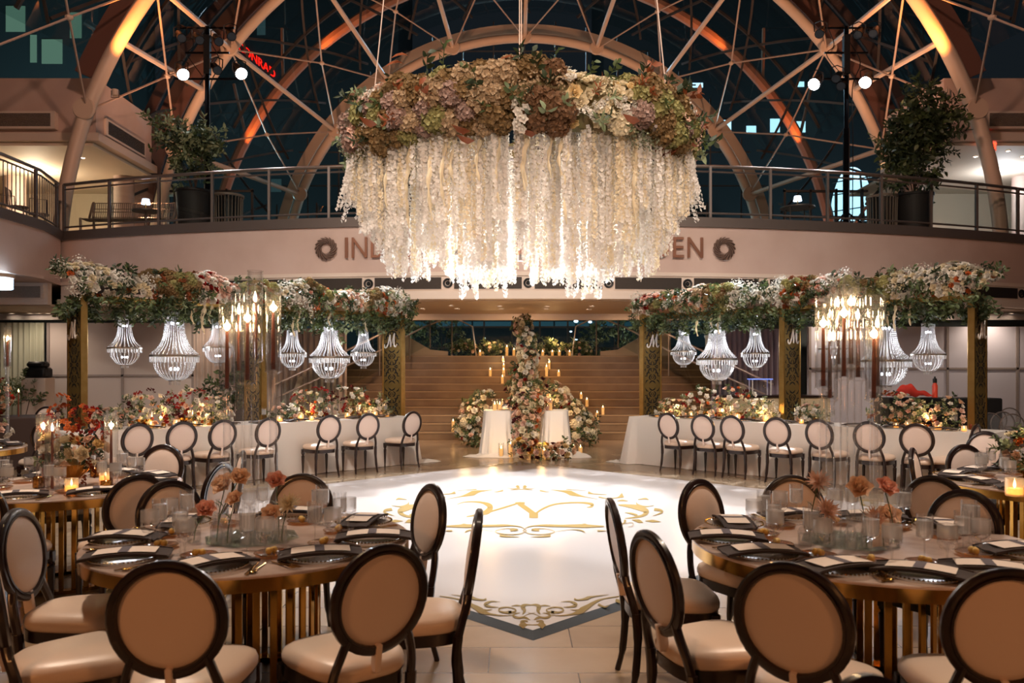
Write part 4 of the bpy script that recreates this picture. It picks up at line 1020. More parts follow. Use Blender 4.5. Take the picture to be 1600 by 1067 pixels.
def make_chair():
    t = thing('dining_chair', 'oval-back dining chair', 'chair')
    bz = .755
    part('back_frame', [lean(xf(ell_ring(.192, .203, .040, .036), T(0,0,bz)), -.235), lean(xf(ell_ring(.178, .189, .018, .046), T(0,0,bz)), -.235)], M_wood, t)
    cu = []
    for sgn, dp in ((1, .030), (-1, .016)):
        prof = [(0, dp), (.05, dp*.98), (.10, dp*.90), (.145, dp*.68), (.172, dp*.3), (.180, 0)]
        g = lathe(prof, 36); v = g[0].copy(); v = np.stack([v[:, 0], v[:, 2]*sgn, v[:, 1]*1.06+bz], 1); g = (v, g[1], g[2], g[3]); cu.append(lean(g))
    part('back_cushion', cu, M_uph, t)
    part('back_strap', lean(bbox_((0, -.004, .522), (.026, .046, .115), .004)), M_uph, t, False)
    for s in (-1, 1):
        pts = cat_rom([(s*.128, 0, .615), (s*.148, 0, .560), (s*.170, .010, .48), (s*.176, .018, .40)], 4)
        v = lean(tube(pts, .021, 8, sx=.85, sy=1.0))
        part('back_post', v, M_wood, t)
        part('leg', lean(tube(cat_rom([(s*.176, .018, .42), (s*.180, .010, .30), (s*.188, -.030, .12), (s*.196, -.075, .0)], 5), [.024]*6+[.020]*5+[.015]*5, 8)), M_wood, t)
        part('leg', join([bbox_((s*.205, .185, .385), (.044, .044, .075), .004), lathe([(.0,.355),(.021,.352),(.024,.338),(.016,.330),(.015,.322),(.025,.31),(.024,.29),(.018,.15),(.012,.035),(.016,.028),(.015,.010),(.010,.0),(0,0)], 12, c=(s*.205, .185, 0))]), M_wood, t)
    n = 40; V = []; zs = (.375, .428)
    for z in zs:
        for i in range(n): x, y = seat_outline(2*PI*i/n, 1.0); V.append((x, y, z))
    for z in zs[::-1]:
        for i in range(n): x, y = seat_outline(2*PI*i/n, .88); V.append((x, y, z))
    fs = [(k*n+i, k*n+(i+1) % n, ((k+1) % 4)*n+(i+1) % n, ((k+1) % 4)*n+i) for k in range(4) for i in range(n)]
    part('seat_frame', geo(V, fs), M_wood, t)
    V = []; rings = [(.97,.428),(1.03,.445),(1.035,.465),(1.0,.487),(.90,.502),(.7,.513),(.4,.520),(.15,.522)]
    for (s, z) in rings:
        for i in range(n): x, y = seat_outline(2*PI*i/n, s); V.append((x, y, z))
    fs = [(k*n+i, k*n+(i+1) % n, (k+1)*n+(i+1) % n, (k+1)*n+i) for k in range(len(rings)-1) for i in range(n)]+[tuple((len(rings)-1)*n+i for i in range(n))]
    part('seat', geo(V, fs), M_seat, t, True, 0)
    return t
CHAIR = Proto(make_chair())
def chair(bx_, by, face, label, group=None):
    """bx_,by: where the top of the back stands; face: point or heading it looks at"""
    if isinstance(face, tuple): a = math.atan2(face[1]-by, face[0]-bx_)
    else: a = math.radians(face)
    o = .30; return CHAIR.put((bx_+o*math.cos(a), by+o*math.sin(a), 0), a-PI/2, label, group)

# ------------------------------------------------------------------ TABLE WITH GOLD BARS
def marble(name, c1, c2, rough=.12):
    m = mat(name, c1, rough, noise=(3.2, c2, 9)); return m
M_top = marble('taupe_marble', '#d2bcb0', '#a48c80', .2)
def bar_table(label, x, y, R=.82, z=.76, rb=.34, nb=26):
    t = thing('round_table', label, 'table', (x, y, 0))
    part('tabletop', lathe([(0,z),(R-.004,z),(R,z-.004),(R,z-.012),(0,z-.012)], 64), M_top, t)
    part('rim_band', lathe([(R-.002,z-.012),(R-.002,z-.072),(R-.03,z-.072),(R-.03,z-.012)], 64), M_gold, t)
    part('underside', lathe([(R-.03,z-.05),(0,z-.05)], 40), M_wood, t)
    part('base_ring', lathe([(rb-.05,0),(rb+.02,0),(rb+.02,.025),(rb-.05,.025)], 40), M_gold, t)
    me = mesh('bar', bbox_((0, 0, (z-.05+.025)/2), (.034, .016, z-.05-.025), .002), M_gold, False)
    for k in range(nb):
        a = 2*PI*k/nb; link('bar', me, t, T(rb*math.cos(a), rb*math.sin(a), 0, rz=a+PI/2))
    return t

# ------------------------------------------------------------------ TABLEWARE
def m_plate():
    t = thing('charger_plate', 'clear glass charger plate with a beaded gold rim', 'plate')
    part('dish', lathe([(0,.006),(.10,.006),(.135,.010),(.162,.018),(.165,.016),(.135,.004),(.10,.0),(0,0)], 36), M_plate, t)
    b = [octa((.160*math.cos(2*PI*k/56), .160*math.sin(2*PI*k/56), .020), .0062) for k in range(56)]
    part('beaded_rim', b, M_gold, t); return t
def m_napkin():
    t = thing('folded_napkin', 'charcoal folded napkin', 'napkin')
    def f(u, v): x = -.19+.38*u; y = -.085+.17*v; return (x, y, .030-.018*abs(2*u-1)**2+.003*math.sin(9*v))
    top = grid(f, 12, 4); V = top[0].copy(); V[:, 2] -= .010; bot = (V, top[1], top[2], top[3])
    side = [tube([f(i/12, s) for i in range(13)], .006, 5) for s in (0, 1)]+[tube([(a[0], a[1], a[2]-.005) for a in [f(s, j/4) for j in range(5)]], .006, 5) for s in (0, 1)]
    part('cloth', [top, bot]+side, M_napkin, t)
    return t
def m_menu():
    t = thing('menu_card', 'blush menu card with a slate band', 'menu card')
    def f(u, v): x = -.135+.27*u; y = -.062+.124*v; return (x, y, .0355-.018*abs(2*u-1)**2*.46+.002)
    part('card', grid(f, 8, 1), M_menu, t, True); 
    def f2(u, v): p = f(.40+.16*u, v); return (p[0], p[1]*1.06, p[2]+.0016)
    part('band', grid(f2, 3, 1), M_menuband, t, True); return t
def m_fork():
    t = thing('gold_fork', 'gold dinner fork', 'fork')
    part('handle', tube([(0,-.10,.004),(0,-.02,.006),(0,.03,.008)], [.0045,.003,.004], 6, sx=.6, sy=1.2), M_gold, t)
    part('tines', [tube([(x*.4,.03,.008),(x,.05,.009),(x,.095,.008)], .0016, 4) for x in (-.009,-.003,.003,.009)], M_gold, t); return t
def m_knife():
    t = thing('gold_knife', 'gold dinner knife', 'knife')
    part('handle', tube([(0,-.11,.004),(0,0,.005)], .005, 6, sx=.6), M_gold, t); part('blade', bbox_((0,.055,.005), (.016,.11,.003), .001), M_gold, t, False); return t
def m_spoon():
    t = thing('gold_spoon', 'gold spoon', 'spoon')
    part('handle', tube([(0,-.10,.004),(0,0,.006),(0,.045,.008)], [.004,.003,.004], 6, sx=.6, sy=1.2), M_gold, t)
    part('bowl', xf(sphere((0,0,0), .017, 10, 6, sz=.3), Matrix.Translation((0,.066,.008)) @ Matrix.Diagonal((1,1.5,1,1))), M_gold, t); return t
def m_goblet():
    t = thing('water_goblet', 'square-shouldered stemmed goblet', 'glass')
    part('bowl', lathe([(.004,.112),(.026,.116),(.036,.130),(.0375,.150),(.0375,.232),(.0360,.232),(.036,.150),(.0340,.133),(0,.120)], 20), M_glass, t)
    part('iced_water', lathe([(0,.123),(.030,.130),(.0345,.150),(.0345,.205),(0,.207)], 16), M_frost, t)
    part('stem', lathe([(.0,.002),(.034,.002),(.033,.005),(.006,.012),(.0035,.03),(.0035,.10),(.006,.113)], 16), M_glassb, t); return t
def m_tumbler():
    t = thing('etched_goblet', 'low frosted goblet', 'glass')
    part('bowl', lathe([(.004,.075),(.030,.082),(.041,.098),(.0425,.12),(.0425,.192),(.041,.192),(.040,.12),(0,.084)], 20), M_glass, t)
    part('frosted_band', lathe([(.0432,.132),(.0432,.192)], 20), M_frost, t)
    part('stem', lathe([(.0,.002),(.034,.002),(.033,.005),(.007,.012),(.005,.03),(.005,.06),(.008,.077)], 16), M_glassb, t); return t
def m_side():
    t = thing('bread_plate', 'small amber glass bread plate', 'plate')
    part('dish', lathe([(0,.008),(.055,.008),(.082,.016),(.084,.014),(.055,.002),(0,0)], 28), M_amberplate, t)
    part('rim', tube([(.083*math.cos(2*PI*k/32), .083*math.sin(2*PI*k/32), .0158) for k in range(32)], .0018, 4, closed=True), M_gold, t)
    return t
def m_butter():
    t = thing('butter_rosette', 'pair of pale butter curls', 'butter')
    part('curls', [sphere((-.016,0,.016), .017, 8, 5), sphere((.016,.004,.016), .017, 8, 5), sphere((0,-.004,.022), .012, 8, 5)], mat('butter', '#f0cf7c', .5, sub=.2), t); return t
PR = {k: Proto(f()) for k, f in dict(plate=m_plate, napkin=m_napkin, menu=m_menu, fork=m_fork, knife=m_knife, spoon=m_spoon, goblet=m_goblet, tumbler=m_tumbler, side=m_side, butter=m_butter).items()}
def jit(r, a): return r.uniform(-a, a)
def place_setting(tx, ty, tz, a, R, where, seed, glasses=True, simple=False, nap=None, tname=''):
    """a: direction from table centre to the guest"""
    r = random.Random(seed); c, s = math.cos(a), math.sin(a)
    def at(rad, lat): return (tx+c*rad-s*lat, ty+s*rad+c*lat)
    rz = a+PI/2
    x, y = at(R-.17, 0); wt = where
    nrz = rz+(nap if nap is not None else jit(r, .25))
    PR['plate'].put((x, y, tz), rz, 'glass charger plate with beaded gold rim %s' % wt, 'charger plates')
    PR['napkin'].put((x, y, tz+.012), nrz, 'charcoal napkin folded on the charger %s' % wt, 'charcoal napkins')
    PR['menu'].put((x, y, tz+.0125), nrz, 'banded menu card on the napkin %s' % wt, 'menu cards')
    for lat, k, lb in (((-.205, 'fork', 'outer gold fork'), (-.18, 'fork', 'inner gold fork'), (.19, 'knife', 'gold knife'), (.215, 'spoon', 'gold spoon')) if not simple else ((-.20, 'fork', 'gold fork'), (.20, 'knife', 'gold knife'))):
        x, y = at(R-.155+jit(r, .01), lat); PR[k].put((x, y, tz+.001), rz+PI+jit(r, .06), '%s %s' % (lb, wt), 'gold cutlery')
    if glasses:
        x, y = at(R-.38, .10); PR['goblet'].put((x, y, tz), 0, 'tall clear goblet of iced water %s' % wt, 'water goblets')
        x, y = at(R-.36, .19); PR['tumbler'].put((x, y, tz), 0, 'lower goblet with frosted band %s' % wt, 'frosted goblets')
        x, y = at(R-.39, -.13); o = PR['side'].put((x, y, tz), 0, 'small amber glass bread plate %s' % wt, 'amber bread plates')
        if not simple: PR['butter'].put((x, y, tz+.008), jit(r, 3), 'butter curls on the bread plate %s' % wt, 'butter curls')
CLOCK = {}
def clock(a_deg):    # direction from table centre in degrees (270 = towards the camera) -> clock word as the photo shows the table
    h = int(round(((90-a_deg) % 360)/30)) % 12
    return ['twelve', 'one', 'two', 'three', 'four', 'five', 'six', 'seven', 'eight', 'nine', 'ten', 'eleven'][h]+" o'clock"

# ------------------------------------------------------------------ CANDLES
def m_flame_g(s=1.0): return lathe([(0,-.002*s),(.0050*s,.004*s),(.0070*s,.012*s),(.0052*s,.024*s),(.0020*s,.036*s),(0,.044*s)], 10)
def taper(label, x, y, z, L, lit_light=0, far=False, group='brown taper candles'):
    t = thing('taper_candle', label, 'candle', (x, y, z), 0, group)
    part('wax', lathe([(0,0),(.0115,0),(.0110,L*.3),(.0080,L-.01),(.006,L),(0,L)], 12), M_taper, t)
    part('flame', xf(m_flame_g(1.25), T(0,0,L+.006)), M_flamefar if far else M_flame, t); part('wick', tube([(0,0,L),(0,0,L+.012)], .0012, 4), M_black, t)
    if lit_light: lamp('POINT', 'candle_light', (x, y, z+L+.03), lit_light, (1, .62, .28), .02)
    return t
def hurricane(label, x, y, z, hs, ht, rt=.041, group='tall glass candle stands'):
    """hs: height of the slim stem, ht: height of the glass chimney"""
    t = thing('glass_candle_stand', label, 'candle stand', (x, y, z), 0, group)
    part('foot', lathe([(0,0),(.055,0),(.055,.010),(.022,.016),(.020,.03)], 20), M_glassb, t)
    part('stem', lathe([(.018,.02),(.020,.05),(.020,hs-.03),(.026,hs-.01),(.044,hs),(.044,hs+.006),(0,hs+.006)], 20), M_glassb, t)
    part('candle_cup', lathe([(.020,hs+.006),(.020,hs+.045),(.014,hs+.045),(.014,hs+.012),(0,hs+.012)], 14), M_glass, t)
    part('chimney', lathe([(rt,hs+.004),(rt,hs+ht),(rt-.0025,hs+ht),(rt-.0025,hs+.008)], 28), M_glass, t)
    part('chimney_lip', tube([(rt*math.cos(2*PI*k/24), rt*math.sin(2*PI*k/24), hs+ht) for k in range(24)], .0022, 4, closed=True), M_glassb, t)
    return t
def candelabra(cx, cy_, tz, spots, where, light=3.0, far=False):
    """spots: (dx, dy, flame height above floor, chimney top above floor)"""
    dc = ['leftmost', 'second from left', 'third from left', 'fourth from left', 'fifth from left', 'sixth from left', 'seventh from left', 'rightmost']
    spots = sorted(spots, key=lambda s: s[0])
    for i, (dx, dy, zf, zt) in enumerate(spots):
        nm = dc[i] if i < len(spots)-1 else 'rightmost'
        L = .30; hs = zf-L-tz-.03
        hurricane('tall glass candle stand, %s of the cluster %s' % (nm, where), cx+dx, cy_+dy, tz, hs, zt-tz-hs)
        taper('brown taper burning in the %s glass stand %s' % (nm, where), cx+dx, cy_+dy, tz+hs+.012, L, light if i % 2 == 0 else 0, far)
def m_votive(glassm, h=.075, r=.036, name='votive_candle'):
    t = thing(name, 'glowing votive candle', 'candle')
    part('cup', lathe([(0,.001),(r*.9,.001),(r,.006),(r,h),(r-.003,h),(r-.003,.008),(0,.008)], 18), glassm, t)
    part('wax', lathe([(0,.009),(r-.005,.009),(r-.005,h*.45),(0,h*.45)], 14), mat('votive_wax', '#ffe6b8', .5, sub=.4, emit='#ffb45a', es=2.2), t)
    part('flame', xf(m_flame_g(.85), T(0,0,h*.47)), M_votive, t); return t
VOT = Proto(m_votive(glass('votive_glass', '#fff4e2', refl=.08, edge=.6, body=.30)))
M_mercury = mat('mercury_glass', '#b5813c', .25, .85, noise=(60, '#7a4f22'))
VOTG = Proto(m_votive(M_mercury, .068, .032, 'gold_votive'))
def m_pillar(h):
    t = thing('pillar_candle', 'ivory pillar candle', 'candle')
    part('wax', lathe([(0,0),(.036,0),(.038,.01),(.038,h),(.030,h-.006),(0,h-.012)], 16), mat('lit_ivory_wax', '#f6dfae', .5, sub=.4, emit='#ffb860', es=.35), t)
    part('flame', xf(m_flame_g(1.3), T(0,0,h-.004)), M_flamefar, t)
    part('glass_sleeve', lathe([(.055,.0),(.055,h+.10),(.053,h+.10),(.053,.004)], 18), M_glass, t); return t
PIL = {h: Proto(m_pillar(h)) for h in (.12, .18, .26)}
# ------------------------------------------------------------------ BUD VASES
def m_vase(h, r, neck):
    t = thing('bud_vase', 'clear glass bud vase', 'vase')
    part('bottle', lathe([(0,.002),(r,.002),(r,.01),(r,h*.52),(r*.8,h*.66),(neck,h*.78),(neck,h*.96),(neck*1.4,h),(neck*1.2,h),(neck*.8,h*.95),(neck*.8,h*.78)], 18), M_glassb, t)
    part('water', lathe([(0,.006),(r*.88,.006),(r*.88,h*.45),(0,h*.45)], 14), M_glass, t); return t
VAS = [Proto(m_vase(.16, .030, .010)), Proto(m_vase(.20, .026, .009)), Proto(m_vase(.13, .034, .013))]
def bud_flower(label, kind, c, x, y, tz, zf, s, seed, dx=0, dy=0):
    t = thing('cut_flower', label, 'flower', (x, y, tz)); h = zf-tz
    part('stem', tube(cat_rom([(0, 0, .01), (dx*.2, dy*.2, h*.45), (dx, dy, h-.01)], 5), .0028, 5), M_stem, t)
    r = random.Random(seed); link(NAMES[kind], bloom_mesh(kind, c), t, orient((dx, dy, h-.01), (r.uniform(-.4, .4), -.75, .7), s, r.uniform(0, 6)))
    part('leaf', xf(leaf(.02, .05), orient((dx*.3, dy*.3, h*.55), (.8, 0, .6))), M_gr2, t, True, 0)

# ------------------------------------------------------------------ CRYSTAL CHANDELIER
def m_chandelier(s=1.0, name='crystal_chandelier'):
    """origin at the top; s=1: .72 m wide, 1.16 m tall"""
    t = thing(name, 'beaded crystal chandelier', 'chandelier')
    n = 30 if s > .8 else 22
    def ball(p, r): return octa(p, r, r*1.15)
    up = []; 
    prof = cat_rom([(.13, -.05), (.135, -.22), (.162, -.40), (.225, -.55), (.335, -.665)], 6)
    L = len(prof)
    for k in range(n):
        a = 2*PI*k/n
        for (rr, z) in prof: up.append(ball((rr*math.cos(a), rr*math.sin(a), z), .0108))
    part('upper_strands', up, M_crystal, t, False)
    lo = []; prof = cat_rom([(.295, -.80), (.285, -.88), (.235, -.97), (.16, -1.04), (.10, -1.065)], 4)
    for k in range(n):
        a = 2*PI*k/n
        for (rr, z) in prof: lo.append(ball((rr*math.cos(a), rr*math.sin(a), z), .0120))
    part('basket_strands', lo, M_crystal, t, False)
    fr = [xf(bbox_((0,0,0), (.020,.014,.085), .002), T(.352*math.cos(2*PI*k/(n*1.6)), .352*math.sin(2*PI*k/(n*1.6)), -.755, rz=2*PI*k/(n*1.6)+PI/2)) for k in range(int(n*1.6))]
    fr += [xf(bbox_((0,0,0), (.014,.008,.07), .002), T(.075*math.cos(2*PI*k/16), .075*math.sin(2*PI*k/16), -1.11, rz=2*PI*k/16)) for k in range(16)]
    fr += [xf(bbox_((0,0,0), (.014,.008,.06), .002), T(.13*math.cos(2*PI*k/20), .13*math.sin(2*PI*k/20), -.035, rz=2*PI*k/20)) for k in range(20)]
    part('prism_fringe', fr, M_crystal, t, False)
    ms = mat('antique_silver', '#8d8478', .35, .9)
    part('rim_band', lathe([(.345,-.685),(.362,-.685),(.362,-.715),(.345,-.715)], 36), ms, t); part('crown_band', lathe([(.12,-.005),(.145,-.005),(.145,-.02),(.12,-.02)], 24), ms, t); part('base_band', lathe([(.07,-1.075),(.09,-1.075),(.09,-1.085),(.07,-1.085)], 18), ms, t)
    b = part('bulb', [sphere((.05*math.cos(q), .05*math.sin(q), -.20), .016, 8, 5, sz=1.6) for q in (0, 2.1, 4.2)]+[sphere((.06*math.cos(q), .06*math.sin(q), -.90), .016, 8, 5, sz=1.6) for q in (1, 3.1, 5.2)], M_bulb, t)
    part('chain', tube([(0,0,0),(0,0,.16)], .008, 5), M_steel, t)
    part('inner_frame', [tube([(0,0,0),(0,0,-1.08)], .008, 5)]+[tube([(0,0,z),(.06*math.cos(q),.06*math.sin(q),z-.02)], .004, 4) for z in (-.2,-.9) for q in (0,2.1,4.2)], MAT['antique_silver'], t)
    return t
CH = Proto(m_chandelier(1.0)); CHS = Proto(m_chandelier(.65))
# ================================================================== PLACEMENT
DEG = math.degrees
# ------------------------------------------------------------------ front round tables
TL = (-1.37, 4.21, .82); TRt = (1.82, 4.12, .87)
bar_table('front left round table on gold bars with candle stands and bud vases', TL[0], TL[1], TL[2])
bar_table('front right round table on gold bars with candle stands and bud vases', TRt[0], TRt[1], TRt[2], rb=.36)
LTN = 'front left table'; RTN = 'front right table'
g1 = 'chairs around the front tables'
for (x, y, tgt, lb) in (
    (-1.225, 2.82, TL[:2], 'oval-back chair with its back to us, front centre of the front left table'),
    (-.50, 3.08, TL[:2], 'oval-back chair turned three-quarters, front right of the front left table'),
    (-.17, 3.86, 183, 'oval-back chair seen edge-on beside the dance floor at the front left table'),
    (-.48, 4.72, 212, 'oval-back chair with padded front showing, at the back right of the front left table'),
    (-1.37, 5.20, 270, 'oval-back chair behind the glass candle stands of the front left table'),
    (-2.10, 4.88, 318, 'oval-back chair behind the place settings at the back left of the front left table'),
    (-2.40, 3.87, 5, 'oval-back chair with lit seat at the left side of the front left table'),
    (-2.03, 3.10, 36, 'oval-back chair cut by the left edge of the photo at the front left table'),
    (.976, 2.79, 55, 'oval-back chair with its back to us, front left of the front right table'),
    (1.69, 2.71, 80, 'dark oval-back chair with its back to us at the lower right corner'),
    (.585, 3.34, 18, 'oval-back chair angled right beside the dance floor, nearer of two'),
    (.53, 4.19, 2, 'narrow-looking oval-back chair beside the dance floor behind the nearer one'),
    (1.16, 4.93, 308, 'oval-back chair facing us at the far left of the front right table'),
    (1.80, 5.12, 270, 'oval-back chair behind the glass candle stands of the front right table'),
    (2.56, 4.50, 215, 'oval-back chair facing us at the far right of the front right table'),
    (2.75, 3.30, 150, 'oval-back chair at the right side of the front right table mostly out of frame'),
    ):
    chair(x, y, tgt, lb, g1)
chair(.765, 1.73, 300, 'top of a dark chair back at the very bottom edge of the photo', g1)
def settings(T_, tz, specs, tname, seed0, simple=False):
    for i, (a, nap) in enumerate(specs):
        place_setting(T_[0], T_[1], tz, math.radians(a), T_[2], 'at the %s place, %s' % (clock(a), tname), seed0+i, nap=nap, simple=simple)
settings(TL, .761, [(272, .75), (316, -.55), (355, -1.35), (38, -.8), (88, .1), (145, .75), (187, 1.45), (228, 1.0)], LTN, 10)
settings(TRt, .761, [(178, 1.45), (207, 1.15), (238, .9), (265, -.5), (292, -.75), (338, -1.1), (30, -.6), (62, .2), (100, 0), (142, .6)], RTN, 30)
for (x, y, nm) in ((-1.377, 4.22, LTN), (1.755, 4.14, RTN)):
    t = thing('mirror_base', 'octagonal clear glass mirror under the candle cluster on the %s' % nm, 'mirror', (x, y, .761))
    part('plate', lathe([(0,.0),(.245,0),(.25,.004),(.245,.008),(0,.008)], 8), glass('mirror_plate', '#f4fbf9', refl=.07, edge=.5), t, False)
candelabra(-1.377, 4.22, .77, [(-.115, -.05, 1.87, 2.01), (-.09, .06, 1.965, 2.06), (.0, .05, 2.03, 2.18), (-.005, -.06, 1.915, 2.10), (.118, -.02, 1.972, 2.08)], 'on the '+LTN, 2.2)
candelabra(1.755, 4.14, .77, [(-.145, -.02, 1.885, 2.03), (-.055, -.06, 1.935, 2.06), (.015, .02, 2.0, 2.135), (-.025, .09, 2.0, 2.10), (.065, .05, 1.93, 2.08), (.13, -.03, 1.885, 2.03), (.085, -.09, 1.825, 2.03), (-.075, .07, 1.82, 2.0)], 'on the '+RTN, 2.2)
bv = random.Random(4)
def vases(cx, cy_, tz, lst, nm):
    for i, (dx, dy, k) in enumerate(lst):
        VAS[k].put((cx+dx, cy_+dy, tz+.001), 0, 'clear glass bud vase, %s of the cluster on the %s' % (['first','second','third','fourth','fifth','sixth','seventh','eighth','ninth'][i], nm), 'bud vases')
def vlabel(): pass
VL = [(-.26,-.12,2),(-.19,.02,1),(-.13,-.16,0),(-.06,-.20,1),(.03,-.19,0),(.10,-.18,2),(.16,-.06,0),(.20,-.15,1)]
vases(-1.377, 4.22, .761, VL, LTN)
VR = [(-.27,-.10,2),(-.20,.02,1),(-.16,-.14,0),(-.08,-.20,0),(.0,-.20,1),(.08,-.21,2),(.16,-.15,1),(.22,-.05,0)]
vases(1.755, 4.14, .761, VR, RTN)
for (cx, cy_, V, nm, fl) in ((-1.377, 4.22, VL, LTN, [(0,'rose','budcoral',322,795,.042,'coral rose in the lowest bud vase'),(1,'rose','budpeach',352,757,.052,'large peach rose leaning left'),(2,'rose','budpeach',374,745,.042,'pale butter rose up high'),(3,'rose','budpeach',368,778,.036,'small peach rose tucked behind'),(6,'rose','budcoral',431,750,.042,'coral rose on the tallest stem at right'),(7,'mum','cream',452,785,.045,'cream chrysanthemum at right'),(5,'rose','budpeach',424,802,.042,'peach rose low at right')]),
                            (1.755, 4.14, VR, RTN, [(1,'mum','blush',1279,750,.045,'pale pink chrysanthemum up high at left'),(2,'mum','blush',1291,795,.050,'pink chrysanthemum low at left'),(4,'rose','budpeach',1342,762,.050,'flat peach ranunculus in the middle'),(6,'rose','budcoral',1382,761,.046,'coral ranunculus seen edge-on'),(5,'mum','blush',1366,806,.040,'pale ruffled bloom low in the middle'),(7,'rose','budpeach',1388,806,.050,'peach rose low at right')])):
    for (vi, kind, c, px, py, s, lb) in fl:
        vx_, vy_ = cx+V[vi][0], cy_+V[vi][1]; p = P(px, py, vy_)
        bud_flower('%s on the %s' % (lb, nm), kind, c, vx_, vy_, .765, p.z, s*1.6, vi, p.x-vx_, 0)
for (px, py, nm, lb) in ((405, 812, LTN, ''), (1350, 815, RTN, '')): pass
t = thing('place_card', 'white acrylic table number card among the bud vases of the front right table', 'card', tuple(P(1376, 848, 3.93)), .3); t.location.z = .762
part('card', bbox_((0,0,.085), (.10,.006,.135), .002), M_white, t, False); part('holder', bbox_((0,0,.008), (.06,.03,.016), .003), M_glass, t, False)

# ------------------------------------------------------------------ second row of round tables
BL = (-3.45, 6.2, .82); BR = (4.30, 6.4, .82)
BLN = 'second left table'; BRN = 'right edge table'
bar_table('second round table at left, low orchid centrepiece on it', BL[0], BL[1], BL[2])
bar_table('round table cut by the right edge behind the front one', BR[0], BR[1], BR[2])
g2 = 'chairs around the second row tables'
for (x, y, tgt, lb) in (
    (-2.43, 5.17, 135, 'oval-back chair with its back to us between the two left gold tables'),
    (-2.14, 5.85, 168, 'oval-back chair with bright lit back beside the left candle stands'),
    (-2.28, 6.72, 205, 'oval-back chair half hidden behind the left candle stems'),
    (-3.2, 7.30, 265, 'oval-back chair behind the orchid centrepiece'),
    (-4.05, 7.15, 300, 'oval-back chair behind the left candles of the second left table'),
    (-4.55, 5.35, 40, 'oval-back chair at the left edge of the photo by the second left table'),
    (-3.35, 4.95, 90, 'oval-back chair with white seat in front of the second left table'),
    (2.72, 5.12, 40, 'oval-back chair with pale front, nearest the right edge table'),
    (3.52, 6.98, 325, 'pink oval-back chair at the far left of the right edge table'),
    (4.15, 7.30, 280, 'oval-back chair behind the glasses of the right edge table'),
    (4.85, 7.52, 250, 'white-faced oval-back chair at the far right of the right edge table'),
    ):
    chair(x, y, tgt, lb, g2)
chair(5.32, 8.95, 215, 'narrow pink oval-back chair beside the rightmost gold column', g2)
chair(6.0, 10.3, 135, 'edge-on chair at the right end of the long right table', g2)
settings(BL, .761, [(225, .3), (270, .5), (315, -.3), (0, -.2), (45, .2), (85, 0), (130, .3), (180, .2)], BLN, 50, True)
settings(BR, .761, [(185, .3), (225, .5), (262, -.3), (150, -.2), (105, .2), (70, 0)], BRN, 70, True)

def compote(t, r=.10, h=.12, m=M_gold):
    n = 24; V = []; prof = [(.055,0),(.060,.01),(.018,.02),(.016,.035),(.05,.05),(r*.95,h*.75),(r,h),(r*.93,h),(.04,.06)]
    g = lathe(prof, 32); v = g[0].copy(); a = np.arctan2(v[:, 1], v[:, 0]); k = 1+.05*np.cos(16*a); v[:, 0] *= k; v[:, 1] *= k
    part('bowl', (v, g[1], g[2], g[3]), m, t)
def centre_arr(name, label, x, y, z, pal, n, seed, rx=.2, rz=.12, h=.12, extra=None, lf=60, ry=None):
    t = thing(name, label, 'flower arrangement', (x, y, z)); compote(t, .10, h)
    blob_flowers(t, [(0, 0, h+rz*.8, rx, ry or rx, rz)]+(extra or []), pal, n, lf, seed, lsize=.10, maxp=60)
    return t
PAL_WARM = [('rose','cream',3,.07),('rose','peach',3,.065),('rose','butter',2,.068),('rose','white',1.5,.062),('rose','blush',2,.062)]
PAL_RED = [('orchid','red',3,.055),('orchid','rust',2,.055),('orchid','orange',2,.055)]
t = thing('orchid_centrepiece', 'fluted gold bowl of red orchids and peach roses on the second left table', 'flower arrangement', (-3.40, 6.15, .761))
compote(t, .13, .17, mat('amber_fluted_glass', '#c58a38', .18, .6))
blob_flowers(t, [(-.02,0,.26,.19,.17,.09),(-.12,0,.30,.10,.12,.10),(.12,.0,.27,.13,.14,.09)], PAL_WARM, 40, 26, 5, lsize=.10)
blob_flowers(t, [(.10,0,.48,.12,.10,.13),(.14,0,.40,.10,.10,.10),(-.08,0,.48,.09,.08,.13),(-.18,0,.42,.06,.07,.05),(-.02,0,.57,.05,.05,.05),(-.08,0,.64,.03,.03,.03)], PAL_RED, 70, 6, 6, lsize=.05)
blob_flowers(t, [(.18,-.08,.10,.03,.03,.14)], [('orchid','rust',1,.04)], 6, 0, 8)
for i, (px, py, Y, lb) in enumerate(((68,668,6.05,'left one of the pair at left of the orchids'),(82,670,5.95,'right one of the pair at left of the orchids'),(174,667,6.05,'right of the orchids'),(74,664,6.4,'behind the pair at left of the orchids'))):
    p = P(px, py, Y); t = thing('glass_cylinder', 'straight clear glass cylinder, '+lb, 'candle holder', (p.x, p.y, .762), 0, 'glass cylinders on the second left table')
    part('tube', lathe([(0,.003),(.048,.003),(.048,.0),(.050,.0),(.050,.55),(.0475,.55),(.0475,.006)], 22), M_glass, t)
    taper('taper burning inside the glass cylinder, '+lb, p.x, p.y, .768, p.z-.768-.02, 1.2 if i in (0, 2) else 0)
def votives(lst, where, gold=False, grp='votive candles'):
    pr = VOTG if gold else VOT
    for (x, y, z, nm, s) in lst: pr.put((x, y, z), 0, '%s votive %s %s' % ('gold mercury-glass' if gold else 'clear glowing', nm, where), grp, s)
def pv(px, py, z):   # point on a horizontal plane at height z seen at that pixel
    Y = F*(H-z)/(py-HY); return ((px-CX)*Y/F, Y)
for (px, py, nm, s, g) in ((112,768,'in front of the orchid bowl',1.3,0),(165,752,'at right of the orchid bowl',1.3,0),(60,762,'left of the orchid bowl',1.2,1),(166,768,'at the right front of the orchid bowl',1.2,1),(148,745,'just behind the orchid bowl',1.1,1)):
    x, y = pv(px, py, .762); votives([(x, y, .762, nm, s)], 'on the second left table', bool(g))
